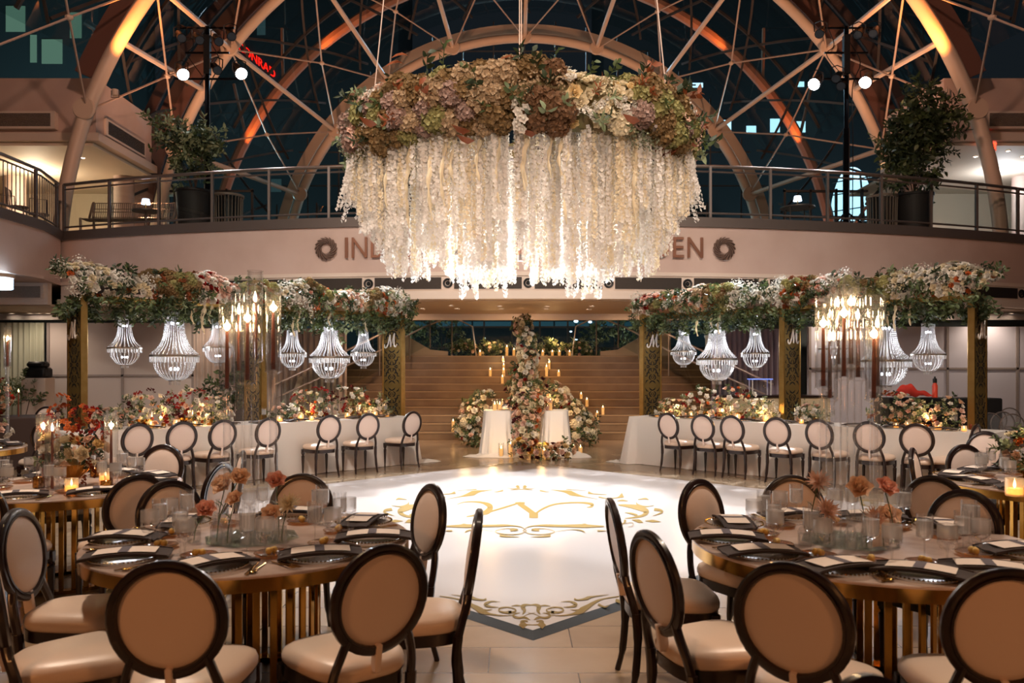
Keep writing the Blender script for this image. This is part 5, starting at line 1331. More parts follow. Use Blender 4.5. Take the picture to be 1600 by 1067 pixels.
x, y = pv(1585, 775, .762); votives([(x, y, .762, 'big and bright', 1.7)], 'at the right edge of the photo')
x, y = pv(1574, 750, .762); centre_arr('rose_centrepiece', 'peach and orange flowers cut by the right edge of the photo', 4.22, 6.55, .762, [('rose','peach',3,.05),('rose','orange',1,.045),('rose','cream',2,.045)], 26, 9, .16, .14, .14)
taper('brown taper burning at the right edge of the photo', 4.12, 6.35, .762, .42, 1.5, False)
# ------------------------------------------------------------------ far left round tables
bar_table('third round table at the left edge under tall candle stands', -6.55, 9.2, .82)
candelabra(-6.18, 9.7, .765, [(-.12, 0, 2.05, 2.2), (.0, .05, 2.02, 2.17), (.07, -.05, 2.04, 2.2)], 'on the far left table', 2.5, True)
settings((-6.55, 9.2, .82), .761, [(250, .3), (300, -.3), (340, -.2), (30, .2), (80, 0)], 'far left table', 90, True)
centre_arr('rose_centrepiece', 'loose white and blush roses below the far left candle stands', -6.1, 9.3, .762, [('rose','white',3,.06),('rose','blush',3,.055)], 22, 19, .22, .10, .10, lf=20)
t = thing('skirted_table', 'distant table under a dark brown cloth at far left', 'table', (-8.6, 14.0, 0))
part('cloth', lathe([(0,.86),(.62,.86),(.64,.84),(.68,.02),(.66,0)], 40), mat('brown_cloth', '#3d2c25', .8), t); part('underframe', tube([(0,0,0),(0,0,.8)], .05, 6), M_wood, t)
taper('brown taper burning on the distant brown-clothed table', -8.55, 13.8, .865, .42, 1.2, True)
centre_arr('red_centrepiece', 'tall red and peach flowers on the distant brown-clothed table', -8.95, 13.9, .862, [('orchid','red',3,.10),('rose','peach',3,.07),('rose','rust',1,.07)], 34, 23, .18, .28, .12)
for (x, y, tgt, lb) in ((-6.12, 8.55, 90, 'back of a chair at the left edge in front of the far left table'), (-6.32, 10.85, 285, 'oval-back chair beyond the far left table, below the candle stands'),
                        (-9.0, 15.4, 280, 'distant chair behind the brown-clothed table'), (-8.05, 14.1, 180, 'distant chair just right of the brown-clothed table'),
                        (-7.75, 14.9, 160, 'distant chair at the foot of the left gold column'), (-8.3, 16.0, 200, 'farthest small chair seen past the left gold column'), (-5.15, 9.9, 185, 'chair seen edge-on beside the far left table')):
    chair(x, y, tgt, lb, 'chairs at the far left')
t = thing('side_station', 'small service cabinet with a black box on it at far left', 'cabinet', tuple(P(60, 640, 18.5))); t.location.z = 0
part('body', bbox_((0,0,.75), (.55,.4,1.5), .01), M_steel, t, False); part('shelf', [bbox_((0,-.21,z), (.6,.05,.03), .004) for z in (.5, 1.0)], M_rail, t, False)
t = thing('black_box', 'black equipment box on the service cabinet', 'box', tuple(P(60, 596, 18.5))); t.location.z = 1.5
part('case', bbox_((0,0,.12), (.50,.36,.24), .04), M_black, t); part('case_top', bbox_((0,0,.31), (.42,.3,.14), .05), M_black, t)
bush('pale green fern leaning in front of the far left curtain', P(33, 640, 18.3)*1.0-Vector((0, 0, P(33, 640, 18.3).z)), [(0,0,1.2,.3,.2,.25),(.2,0,1.0,.25,.2,.2)], 50, .22, 31, name='fern', mats=(M_gr3, M_gr2))

# ------------------------------------------------------------------ LONG HEAD TABLES
def drape_table(label, p0, p1, width, z, seed, puddle=True, cat='table'):
    """p0->p1 is the edge facing the dance floor; the cloth hangs all round"""
    p0 = Vector((p0[0], p0[1], 0)); p1 = Vector((p1[0], p1[1], 0)); d = (p1-p0); L = d.length; d.normalize(); n = Vector((d.y, -d.x, 0))
    if n.y < 0: n = -n
    c = (p0+p1)/2+n*width/2; t = thing('long_table', label, cat, tuple(c), math.atan2(d.y, d.x)); r = random.Random(seed)
    hx, hy = L/2, width/2
    part('tabletop', bbox_((0,0,z-.025), (L-.02, width-.02, .03), .004), M_wood, t, False)
    for sx in (-1, 1):
        for sy in (-1, 1): part('leg', tube([(sx*(hx-.2), sy*(hy-.12), 0), (sx*(hx-.2), sy*(hy-.12), z-.04)], .02, 6), M_black, t)
    # cloth perimeter, rounded rectangle
    per = []; rc = .05; N = 0
    def seg(a, b, m):
        for i in range(m): per.append((a[0]+(b[0]-a[0])*i/m, a[1]+(b[1]-a[1])*i/m))
    m = int(L/.05); k = int(width/.05)
    seg((-hx,-hy), (hx,-hy), m); seg((hx,-hy), (hx,hy), k); seg((hx,hy), (-hx,hy), m); seg((-hx,hy), (-hx,-hy), k)
    V = []; rows = 7; np_ = len(per); ph = [r.uniform(0, 6) for _ in range(4)]
    for j in range(rows+1):
        v = j/rows
        for i, (x, y) in enumerate(per):
            nx = 1 if x >= hx-1e-4 else (-1 if x <= -hx+1e-4 else 0); ny = 1 if y >= hy-1e-4 else (-1 if y <= -hy+1e-4 else 0)
            end = abs(x) > hx-.12
            s = i*.05; amp = .016 if not end else .045
            w = amp*v*(math.sin(s*9+ph[0])+.6*math.sin(s*17+ph[1])+.4*math.sin(s*4.3+ph[2]))+ (.02+.08*end)*v
            if ny == 0: w = .045*v*(math.sin(s*16+ph[3]))+.13*v
            zz = z+.004-(z-.002)*v
            l = math.hypot(nx, ny) or 1
            V.append((x+nx/l*w, y+ny/l*w, max(.003, zz)))
    fs = [(j*np_+i, j*np_+(i+1) % np_, (j+1)*np_+(i+1) % np_, (j+1)*np_+i)[::-1] for j in range(rows) for i in range(np_)]
    fs.append(tuple(range(np_)))
    cl = tag(link('tablecloth', mesh('tablecloth', geo(V, fs), M_cloth, True, .9)), label.replace('long', 'white cloth draped over the long').replace('table under white cloth', 'table'), 'tablecloth')
    cl.location = t.location; cl.rotation_euler = t.rotation_euler
    return t, cl, c, d, n
LT = drape_table('long left head table under white cloth', (-5.70, 10.28), (-1.74, 14.24), .9, .84, 3)
RT = drape_table('long right head table under white cloth', (2.10, 14.28), (6.15, 10.23), .9, .84, 4)
def puddle(label, x, y, rx, ry, seed, mt=M_cloth, h=.05):
    r = random.Random(seed); ph = [r.uniform(0, 6) for _ in range(5)]
    def fn(u, v):
        a = 2*PI*u; q = v; rr = 1+.16*math.sin(3*a+ph[0])+.08*math.sin(7*a+ph[1])
        z = h*(1-q**3)*(.65+.35*math.sin(5*a+q*9+ph[2])*math.sin(9*q+ph[3]+2*a))+.004
        return (rx*rr*q*math.cos(a), ry*rr*q*math.sin(a), max(.004, z))
    o = link('pooled_fabric', mesh('pooled_fabric', grid(fn, 48, 14), mt, True, 0)); o.location = (x, y, 0.0); return tag(o, label, 'fabric')
puddle('white fabric pooled on the floor at the right end of the left head table', -1.60, 14.55, .26, .2, 1)
puddle('white fabric pooled on the floor at the left end of the right head table', 2.02, 14.5, .26, .2, 2)
cl_n = ['leftmost', 'second', 'third', 'fourth', 'fifth', 'sixth', 'seventh']
for i, px in enumerate((216, 285, 349, 420, 515, 576, 645)):
    t_ = -(px-800)/F; Y = 15.17/(1+t_); chair(-t_*Y, Y, 135+[4, -3, 2, 3, -4, -6, 3][i], 'white-lit oval-back chair along the left head table, %s counted from left' % cl_n[i], 'chairs along the left head table')
for i, px in enumerate((1043, 1097, 1143, 1213, 1279, 1357, 1432)):
    t_ = (px-800)/F; Y = 15.57/(1+t_); chair(t_*Y, Y, 45+[-3, 3, 0, 4, -2, 5, 12][i], 'white-lit oval-back chair along the right head table, %s counted from left' % cl_n[i], 'chairs along the right head table')
chair(-5.95, 10.05, 60, 'chair standing edge-on at the left end of the left head table', 'chairs along the left head table')

# ------------------------------------------------------------------ GOLD PERGOLAS
def damask_strokes():
    S = []
    def add(p, w): S.append(stroke(p, w, 0, 5)); S.append(stroke([(-x, y) for x, y in p], w, 0, 5))
    for z0, fl in ((0, 1), (0, -1)):
        def q(p): return [(x, z0+fl*y) for x, y in p]
        add(q([(.0,.02),(.04,.06),(.0,.11)]), [.0,.03,.0]); add(q([(.03,.03),(.08,.05),(.10,.10),(.06,.13)]), [.01,.03,.035,.01])
        add(q([(.10,.10),(.14,.14),(.13,.20)]), [.03,.035,.0]); add(q([(.02,.15),(.06,.17),(.08,.22),(.03,.25)]), [.01,.03,.03,.01])
        add(q([(.16,.03),(.19,.06),(.17,.10)]), [.0,.025,.0]); add(q([(.0,.17),(.03,.20),(.0,.24)]), [.0,.025,.0])
        add(q([(.09,.25),(.15,.27),(.19,.33)]), [.0,.03,.0]); add(q([(.0,.27),(.05,.29),(.09,.33)]), [.02,.03,.0]); add(q([(.06,.0),(.12,.02),(.16,.0)]), [.01,.03,.0])
        add(q([(.12,.16),(.17,.18),(.20,.17)]), [.0,.02,.0])
    return S
DS = damask_strokes()
def script_M(s=1.0):
    S = [stroke([(-.19,-.05),(-.185,-.10),(-.14,-.11),(-.09,-.06),(-.05,.05),(-.02,.12)], [.012,.024,.022,.02,.022,.02], 0, 6, .012),
         stroke([(-.02,.12),(-.015,.03),(.0,-.10)], [.026,.034,.030], 0, 6, .012), stroke([(.0,-.10),(.05,.02),(.11,.14)], [.012,.014,.018], 0, 6, .012),
         stroke([(.11,.14),(.095,.03),(.10,-.07),(.14,-.10),(.18,-.06)], [.024,.032,.028,.02,.008], 0, 6, .012)]
    return [xf(g, Matrix.Diagonal((s, s, 1, 1))) for g in S]
M_dark = mat('damask_cutout', '#15110c', .7)
def pergola(side, fronts):
    """fronts: plan points of the gold front edge of each fin; side -1 left, +1 right"""
    t = thing('gold_pergola', 'gold pergola with damask columns over the %s head table' % ('left' if side < 0 else 'right'), 'pergola')
    n = Vector((-1, 1, 0)).normalized() if side < 0 else Vector((1, 1, 0)).normalized()     # away from the dance floor
    al = Vector((1, 1, 0)).normalized() if side < 0 else Vector((1, -1, 0)).normalized()     # along the table
    Hh = 2.72; Wd = .56; th = .075
    for i, f in enumerate(fronts):
        f = Vector((f[0], f[1], 0))
        c = f+n*Wd/2; rz = math.atan2(n.y, n.x)
        bd = part('damask_column', xf(bbox_((0,0,Hh/2), (Wd, th, Hh), .004), T(c.x, c.y, 0, rz=rz)), M_gpanel, t, False)
        part('front_edge', xf(bbox_((0,0,Hh/2), (.03, th+.02, Hh), .006), T(f.x-n.x*.01, f.y-n.y*.01, 0, rz=rz)), M_gold if False else M_brass, t, False)
        part('back_edge', xf(bbox_((0,0,Hh/2), (.03, th+.02, Hh), .006), T(f.x+n.x*(Wd+.01), f.y+n.y*(Wd+.01), 0, rz=rz)), M_brass, t, False)
        # pattern on both broad faces
        for s in (-1, 1):
            nn = al*s; xd = n if True else n
            M = Matrix(((xd.x*1.25, 0, nn.x, c.x+nn.x*(th/2+.003)), (xd.y*1.25, 0, nn.y, c.y+nn.y*(th/2+.003)), (0, 1.0, 0, 0), (0, 0, 0, 1)))
            gs = [xf(join(DS), M @ Matrix.Translation((0, z, 0))) for z in (.30, 1.02, 1.74, 2.44)]
            part('damask_pattern', gs, M_dark, bd, False)
            want = nn.y < 0
            if want:
                xs = 1 if (Vector((1, 0, 0)).dot(n) > 0) else -1
                M2 = Matrix(((n.x*xs, 0, nn.x, c.x+nn.x*(th/2+.02)), (n.y*xs, 0, nn.y, c.y+nn.y*(th/2+.02)), (0, 1.0, 0, 2.22), (0, 0, 0, 1)))
                part('monogram', xf(join(script_M(1.05)), M2), M_white, bd, False, label='white script letter M')
    a, b = Vector((*fronts[0], 0)), Vector((*fronts[-1], 0))
    for o in (.02, Wd-.02):
        p, q = a+n*o, b+n*o; part('beam', tube([(p.x, p.y, Hh-.04), (q.x, q.y, Hh-.04)], .045, 4, up=(0,0,1)), M_brass, t, False)
    k = 0
    for u in np.linspace(0, 1, 7):
        p = a.lerp(b, float(u)); part('cross_beam', tube([(p.x+n.x*.02, p.y+n.y*.02, Hh-.04), (p.x+n.x*(Wd-.02), p.y+n.y*(Wd-.02), Hh-.04)], .03, 4), M_brass, t, False)
    return t, a, b, n, al
def lineL(px): t_ = -(px-800)/F; Y = 17.0/(1+t_); return (-t_*Y, Y)
def lineR(px): t_ = (px-800)/F; Y = 17.4/(1+t_); return (t_*Y, Y)
PLg = pergola(-1, [lineL(131), lineL(412), lineL(629)])
PRg = pergola(1, [lineR(1003), lineR(1222), lineR(1518)])
# crystal chandeliers hanging under the pergolas
bay = {0: 'outer left bay', 1: 'inner left bay', 2: 'inner right bay', 3: 'outer right bay'}
for (px, yt, big, bi, nm) in ((195,495,0,0,'left small'),(273,485,1,0,'large'),(341,498,0,0,'right small'),(457,510,0,1,'left small'),(515,497,1,1,'large'),(568,512,0,1,'right small'),
                          (1068,510,0,2,'left small'),(1120,500,1,2,'large'),(1180,510,0,2,'right small'),(1303,500,0,3,'left small'),(1384,492,1,3,'large'),(1450,505,0,3,'right small')):
    lft = px < 800; n = PLg[3] if lft else PRg[3]
    t_ = abs(px-800)/F; Y = (17.0+.42 if lft else 17.4+.42)/(1+t_); X = (-1 if lft else 1)*t_*Y
    z = H+(HY-yt)*Y/F
    lb = '%s crystal chandelier hanging in the %s' % (nm, bay[bi])
    (CH if big else CHS).put((X, Y, z), 0, lb, 'crystal chandeliers under the pergolas', 1.0 if big else .66)
    w = thing('hanging_wire', 'thin wire holding the %s' % lb, 'wire', (X, Y, z)); part('cord', tube([(0,0,.1),(0,0,2.68-z)], .006, 4), M_steel, w)
    if big: lamp('POINT', 'chandelier_light', (X, Y, z-.55), 12, (.92, .93, 1), .10)
    else: lamp('POINT', 'chandelier_light', (X, Y, z-.34), 4, (.92, .93, 1), .08)
# garlands: coloured sections counted along the pergola
def garland(label, a, b, n, secs, seed, lft):
    t = thing('flower_garland', label, 'flower garland', (0, 0, 0)); r = random.Random(seed); d = b-a; L = d.length; al = d.normalized(); sp = []; gr = []; taken = []
    def pal_at(u):
        for (u1, pal) in secs:
            if u <= u1: return pal
        return secs[-1][1]
    front = -n
    tries = 0
    while len(sp) < 620 and tries < 9000:
        tries += 1
        u = r.uniform(-.035, 1.04); k = r.random()
        ang = r.uniform(-.5, 2.6)            # around the beam axis: 0 = towards the dance floor, pi/2 = up
        hz = .23+.07*math.sin(u*19+seed)+.05*math.sin(u*41)
        off = front*(math.cos(ang)*.30)+Vector((0, 0, math.sin(ang)*hz))
        p = a+d*u+n*.26+off+Vector((0, 0, 2.86)); kind, c, w, s = pick(pal_at(u), r); s *= r.uniform(.8, 1.15)
        if any((p-q).length < (s+s2)*.50 for q, s2 in taken): continue
        taken.append((p, s)); nd = off.normalized()+Vector((r.uniform(-.4,.4), r.uniform(-.4,.4), r.uniform(-.2,.3)))
        sp.append((kind, c, orient(p, nd, s, r.uniform(0, 6)), nd.dot(front)+s*4))
    scatter(t, sp, 100)
    for i in range(760):
        u = r.uniform(-.05, 1.05); ang = r.uniform(-2.2, .5) if r.random() < .8 else r.uniform(.5, 2.2); hang = (.03+.07*r.random()**2) if r.random() < .5 else 0
        if r.random() < .12: hang += r.uniform(.05, .26)*(.5+.5*math.sin(u*23+seed))
        if min(abs(u), abs(u-.5), abs(u-1)) < .07: hang *= .3
        off = front*(math.cos(ang)*.30)+Vector((0, 0, math.sin(ang)*.20-hang-.08*(ang < 0)))
        p = a+d*u+n*.26+off*r.uniform(.70, .98)+Vector((0, 0, 2.84)); nd = off.normalized()+Vector((r.uniform(-.5,.5), r.uniform(-.5,.5), -.5*r.random()))
        gr.append(('sprig' if r.random() < .8 else 'fern', orient(p, nd, r.uniform(.13, .24), r.uniform(0, 6)), r.choices((0, 1, 2), (5, 4, 1))[0]))
    greens(t, gr, (M_gr1, M_gr2, M_gr3))
    for i in range(9):
        u = r.choice([.25, .3, .62, .68, .78, .85]) + r.uniform(-.04, .04); p = a+d*u+n*.2+front*.2+Vector((0, 0, 2.72))
        part('amaranth_tassel', xf(amaranth(r.uniform(.25, .5), i), T(p.x, p.y, p.z)), mat('petal_cream', FC['cream'], .65, sub=.3), t)
    for ci in (1, 2):
        pass
    return t
W_ = [('rose','white',6,.075),('rose','cream',2,.07),('babys_breath','white',2,.15),('rose','orange',.5,.06)]
HY_ = [('hydrangea','hydgreen',3,.085),('hydrangea','antique',3,.085),('orchid','leafrust',1.5,.10),('rose','white',1.6,.075)]
RP_ = [('rose','coral',1.5,.06),('rose','blush',3,.07),('rose','white',4,.075),('rose','red',1,.06),('babys_breath','white',1.5,.14)]
BR_ = [('hydrangea','antique',3,.085),('hydrangea','hydgreen',1.5,.085),('orchid','rust',1.5,.10),('rose','orange',1.5,.06),('rose','white',1.5,.075)]
BB_ = [('babys_breath','white',5,.16),('rose','white',4,.072),('rose','cream',1,.07)]
OR_ = [('orchid','orange',2,.10),('hydrangea','hydgreen',1.4,.085),('hydrangea','antique',1.4,.085),('rose','white',2,.075),('rose','coral',1.2,.06),('rose','white',1,.07)]
MX_ = [('rose','white',4,.075),('rose','peach',2,.065),('hydrangea','dusty',1.0,.085),('babys_breath','white',1,.14),('rose','coral',1,.06),('rose','blush',1.5,.07)]
garland('overflowing garland of white, bronze and coral flowers on the left pergola', PLg[1], PLg[2], PLg[3], [(.16, W_), (.30, HY_), (.43, RP_), (.53, BR_), (.64, BB_), (.74, OR_), (.86, MX_), (.93, BR_), (1.1, W_)], 21, True)
garland('overflowing garland of white, peach and rust flowers on the right pergola', PRg[1], PRg[2], PRg[3], [(.05, RP_), (.14, OR_), (.24, MX_), (.33, HY_), (.50, BB_), (.58, BR_), (.68, RP_), (.80, HY_), (1.1, W_)], 22, False)

# ------------------------------------------------------------------ FLOWERS AND CANDLES ALONG THE HEAD TABLES
PAL_HT = [('rose','white',4,.088),('rose','blush',2,.075),('orchid','red',2.2,.09),('orchid','burgundy',1.6,.085),('rose','orange',1,.05),('rose','cream',1.5,.06)]
PAL_HW = [('rose','white',4,.085),('orchid','white',2,.10),('rose','blush',2,.075),('rose','peach',1,.05),('babys_breath','cream',1,.10)]
PAL_HP = [('rose','peach',2,.078),('rose','blush',2.5,.075),('orchid','rust',1,.09),('rose','cream',2,.06),('rose','white',1.5,.06),('rose','coral',1,.06)]
def on_table(px, side, off=.45):
    t_ = abs(px-800)/F; c = (15.98 if side < 0 else 16.38)+off*math.sqrt(2); Y = c/(1+t_); return (side*t_*Y, Y)
ht = 0
def head_arr(px, side, pal, n, seed, rx, rz, lb, h=.12, off=.45, bowl=True):
    x, y = on_table(px, side, off); t = thing('table_flowers', lb, 'flower arrangement', (x, y, .846))
    if bowl: compote(t, .11, h)
    blob_flowers(t, [(0, 0, h+rz*.65, rx, .18, rz), (rx*.5, 0, h*.6+rz*.3, rx*.6, .16, rz*.7), (-rx*.5, 0, h*.6+rz*.3, rx*.6, .16, rz*.7)], pal, int(n*1.25), 34, seed, lsize=.11, maxp=40, low=True)
head_arr(180, -1, PAL_HP, 26, 41, .26, .14, 'low peach and white flowers at the left end of the left head table', .05, bowl=False)
head_arr(226, -1, PAL_HT, 34, 42, .30, .24, 'gold bowl of red and white flowers, left one in the outer left bay')
head_arr(292, -1, PAL_HT, 36, 43, .32, .25, 'gold bowl of red and white flowers, right one in the outer left bay')
head_arr(338, -1, PAL_HW, 26, 44, .22, .22, 'white flowers with upright blooms beside the middle left column', .06, bowl=False)
head_arr(444, -1, PAL_HW, 20, 45, .22, .13, 'low white lilies just right of the left candle stands', .05, bowl=False)
head_arr(487, -1, PAL_HT, 34, 46, .32, .24, 'gold bowl of burgundy and white flowers, left one in the inner left bay')
head_arr(545, -1, PAL_HT, 34, 47, .34, .25, 'gold bowl of burgundy and white flowers, right one in the inner left bay')
head_arr(588, -1, PAL_HW, 22, 48, .22, .16, 'low blush and white flowers at the right end of the left head table', .05, bowl=False)
head_arr(1052, 1, PAL_HW, 26, 51, .30, .15, 'low blush and white flowers at the left end of the right head table', .05, bowl=False)
head_arr(1100, 1, PAL_HT, 36, 52, .34, .24, 'gold bowl of red and white flowers, left one in the inner right bay')
head_arr(1150, 1, PAL_HT, 36, 53, .34, .26, 'gold bowl of dark red and white flowers, right one in the inner right bay')
head_arr(1190, 1, PAL_HW, 22, 54, .20, .17, 'white flowers beside the middle right column', .05, bowl=False)
head_arr(1268, 1, PAL_HW, 18, 55, .20, .14, 'low white flowers left of the right candle stands', .05, bowl=False)
head_arr(1398, 1, PAL_HP, 36, 56, .34, .24, 'peach and rust flowers right of the right candle stands')
head_arr(1430, 1, PAL_HP, 24, 57, .22, .18, 'smaller peach flowers beside the red cloth', .08)
head_arr(1480, 1, PAL_HP, 26, 58, .22, .22, 'orange and white flowers at the right end of the right head table', .06, bowl=False)
r = random.Random(8)
ordn = ['first','second','third','fourth','fifth','sixth','seventh','eighth','ninth','tenth','eleventh','twelfth','thirteenth','fourteenth','fifteenth','sixteenth','seventeenth','eighteenth']
for side, pxs, nm in ((-1, (205, 236, 256, 276, 305, 328, 352, 437, 455, 470, 487, 504, 524, 543, 562, 586, 605), 'left'), (1, (1026, 1040, 1066, 1080, 1106, 1124, 1138, 1152, 1177, 1196, 1252, 1275, 1400, 1418, 1446, 1466, 1506), 'right')):
    for i, px in enumerate(pxs):
        x, y = on_table(px, side, .24+.08*(i % 2)); votives([(x, y, .846, '', 1.35 if i % 2 else 1.0)], 'on the %s head table, %s from left' % (nm, ordn[i]), i % 3 == 2)
for side, rng, nm in ((-1, (-5.6, -1.9), 'left'), (1, (2.3, 5.9), 'right')):
    for i in range(9):
        x = rng[0]+(rng[1]-rng[0])*(i+.5)/9; y = (x+15.98 if side < 0 else -x+16.38)
        n = Vector((-1, 1, 0)).normalized() if side < 0 else Vector((1, 1, 0)).normalized(); p = Vector((x, y, .846))+n*.17
        a = math.atan2(-n.y, -n.x)
        wt = 'on the %s head table, %s from left' % (nm, ordn[i])
        PR['plate'].put(tuple(p), a+PI/2, 'glass charger plate '+wt, 'charger plates'); PR['napkin'].put((p.x, p.y, .858), a+PI/2+.2, 'charcoal napkin '+wt, 'charcoal napkins')
        q = p+n*.2+Vector((.12, 0, 0)); PR['goblet'].put(tuple(q), 0, 'clear stemmed goblet '+wt, 'water goblets')
for i, (x, y) in enumerate([on_table(p_, -1, .3) for p_ in (250, 480, 570)]+[on_table(p_, 1, .3) for p_ in (1060, 1130, 1190)]+[on_table(1450, 1, .3), on_table(320, -1, .3)]):
    lamp('POINT', 'votive_light', (x, y, 1.02), 5, (1, .55, .22), .05)

# ------------------------------------------------------------------ SWEETHEART TABLE AND FLORAL CASCADE
def draped_round(label, px0, px1, Y, z, seed):
    x0, x1 = P(px0, 0, Y).x, P(px1, 0, Y).x; cx = (x0+x1)/2; rx = (x1-x0)/2
    t = thing('draped_table', label, 'table', (cx, Y+.25, 0)); r = random.Random(seed); ph = r.uniform(0, 6)
    def fn(u, v):
        a = 2*PI*u; k = 1+.28*v**1.3; f = 1+.055*v*math.sin(13*a+ph)+.03*v*math.sin(23*a)
        e = .6; c_, s_ = math.cos(a), math.sin(a)
        return (rx*k*f*math.copysign(abs(c_)**e, c_), .38*k*f*math.copysign(abs(s_)**e, s_), z*(1-v)+.004)
    top = grid(lambda u, v: (fn(u, 0)[0]*v, fn(u, 0)[1]*v, z+.004), 40, 1)
    cl = part('drape', [grid(fn, 96, 10), top], M_cloth, t, True, .9); part('leg', tube([(0,0,0),(0,0,z-.02)], .05, 6), M_wood, t); return t
draped_round('left half of the sweetheart table wrapped in sheer white fabric', 755, 803, 15.55, .88, 1)
draped_round('right half of the sweetheart table wrapped in gathered white fabric', 848, 889, 15.55, .88, 2)
puddle('white fabric pooled under the left half of the sweetheart table', P(775, 0, 15.45).x, 15.45, .55, .30, 5, h=.10)
puddle('white fabric train pooled right of the flower cascade', P(888, 0, 15.35).x, 15.40, .48, .28, 6, h=.12)
PAL_C1 = [('rose','cream',4,.085),('rose','blush',2,.08),('rose','white',3,.085),('hydrangea','cream',.5,.10),('rose','red',.3,.06)]
PAL_C2 = [('rose','blush',3,.08),('rose','peach',2,.08),('orchid','burgundy',1.4,.11),('rose','cream',2,.08),('rose','orange',.7,.07)]
PAL_C3 = [('rose','butter',2.5,.08),('rose','peach',2,.08),('rose','coral',1,.075),('rose','rust',1,.075),('rose','yellow',.8,.075),('rose','burgundy',.7,.07),('rose','blush',1.5,.08)]
def cascade(label, name, Y, items, seed):
    t = thing(name, label, 'flower arrangement', (P(820, 0, Y).x, Y, 0))
    bx0 = P(820, 0, Y).x
    for k, (blobs, pal, n, nl) in enumerate(items):
        bb = []
        for (px, py, wpx, hpx, dY, dep) in blobs:
            p = P(px, py, Y+dY); bb.append((p.x-bx0, dY, p.z, wpx*(Y+dY)/F/2, dep, hpx*(Y+dY)/F/2))
        blob_flowers(t, bb, pal, int(n*1.5), int(nl*.6), seed+k, lsize=.15, maxp=34, leafs=(M_gr1, M_gr2, M_gr2))
    return t
cascade('tall column of cream and blush flowers rising behind the sweetheart table', 'flower_tower', 17.2,
    [([(817,511,28,34,0,.22),(823,535,30,40,0,.22),(826,560,30,34,0,.22),(820,583,36,34,0,.24),(818,607,40,34,0,.26)], PAL_C1, 100, 160),
     ([(806,600,24,50,.15,.2),(800,625,30,40,.1,.2),(846,612,40,46,.0,.25)], [('rose','cream',1,.07),('rose','burgundy',1,.06),('rose','peach',1,.06)], 26, 130)], 61)
cascade('flower cascade of blush, burgundy and butter roses pouring over the sweetheart table', 'flower_cascade', 15.1,
    [([(826,632,64,34,.5,.3),(822,655,42,36,.2,.25)], PAL_C2, 60, 60), ([(820,680,38,40,.0,.18)], PAL_C1, 26, 20), ([(822,700,44,30,-.15,.2),(848,706,44,24,-.2,.2),(875,704,46,22,-.2,.2)], PAL_C3, 60, 60)], 65)
cascade('bank of white and blush flowers on the floor left of the sweetheart table', 'flower_bank', 17.6,
    [([(742,650,48,50,0,.4),(730,668,38,40,0,.4),(760,630,36,40,0,.3)], PAL_C1, 50, 150), ([(745,682,56,18,-.2,.35)], PAL_C1, 8, 110)], 71)
cascade('bank of white and green flowers on the floor right of the sweetheart table', 'flower_bank', 17.6,
    [([(895,650,40,50,0,.4),(915,668,40,40,0,.4),(880,632,40,34,0,.3),(868,618,36,40,.1,.3)], PAL_C1+[('rose','burgundy',.6,.07)], 54, 150), ([(912,682,40,18,-.2,.35)], PAL_C1, 8, 80)], 75)
for (px, py, w, lb) in ((727, 545, 44, 'blush roses at the far left on the stair landing'), (773, 543, 44, 'pale roses left of the column on the stair landing'), (866, 543, 44, 'cream roses right of the column on the stair landing'), (905, 545, 40, 'blush roses at the far right on the stair landing')):
    Y = 22.9; p = P(px, py, Y); t = thing('landing_flowers', 'low mound of %s' % lb, 'flower arrangement', (p.x, Y, LZ))
    blob_flowers(t, [(0, 0, .14, w*Y/F/2, .25, .24)], [('rose','blush',3,.09),('rose','cream',2,.09),('rose','peach',1,.08)], 24, 60, px, lsize=.2, maxp=24, low=True)
def candle_on(px, py, Y, z, h, label):
    x = (px-CX)*Y/F; return PIL[h].put((x, Y, z), 0, label, 'pillar candles on the stairs and floor')
def stair_at(k): return SY+k*TR-.16+TR*.5   # mid tread of step k
nth = ['lowest', 'second', 'third', 'fourth', 'fifth', 'sixth', 'seventh', 'eighth', 'ninth', 'tenth', 'top']
def stair_candle(px, k, h, who):
    Y = SY+TR*(k+.25) if k < 10 else SY+TR*10+.3
    PIL[h].put(((px-CX)*Y/F, Y, RI*(k+1)+.002), 0, 'pillar candle on the stairs, %s' % who, 'pillar candles on the stairs and floor')
for (px, k, h, who) in ((766,7,.18,'left of the flower column, alone at far left'),(787,7,.18,'left of the flower column, inner one of its step'),(787,8,.12,'left of the flower column, one step below the landing group'),(785,6,.18,'left of the flower column, lowest of the inner line'),
                        (792,10,.26,'tall one on the landing left of the column'),(803,10,.18,'on the landing touching the column at left'),(750,10,.12,'small one between the two left landing mounds'),(786,9,.12,'just under the landing at left'),
                        (854,7,.26,'tall one right of the flower column'),(858,8,.18,'behind the tall one right of the column'),(873,7,.12,'rightmost of those beside the column'),(854,5,.12,'right of the column, low one above the blooms'),
                        (848,10,.12,'on the landing right of the column'),(863,10,.12,'on the landing in front of the right mounds'),(874,10,.12,'on the landing farther right'),(890,10,.12,'on the landing before the far right mound'),
                        (917,3,.18,'above the right flower bank, upper one'),(933,1,.26,'tall one right of the right flower bank'),(942,2,.18,'farthest right on the stairs'),(908,4,.12,'topmost above the right flower bank'),(708,0,.26,'at the left end on the bottom step'),(869,5,.12,'tucked between blooms right of the column')):
    stair_candle(px, k, h, who)
for (px, py, h, who) in ((783,715,.18,'left one of the pair in glass before the left fabric'),(798,715,.26,'taller one of the pair before the left fabric'),(826,718,.18,'just left of the burgundy blooms'),(850,718,.18,'just right of the burgundy blooms'),(896,706,.12,'left one on the right fabric train'),(907,708,.12,'right one on the right fabric train')):
    x, y = FL(px, py); PIL[h].put((x, y, .0), 0, 'pillar candle on the floor, %s' % who, 'pillar candles on the stairs and floor')
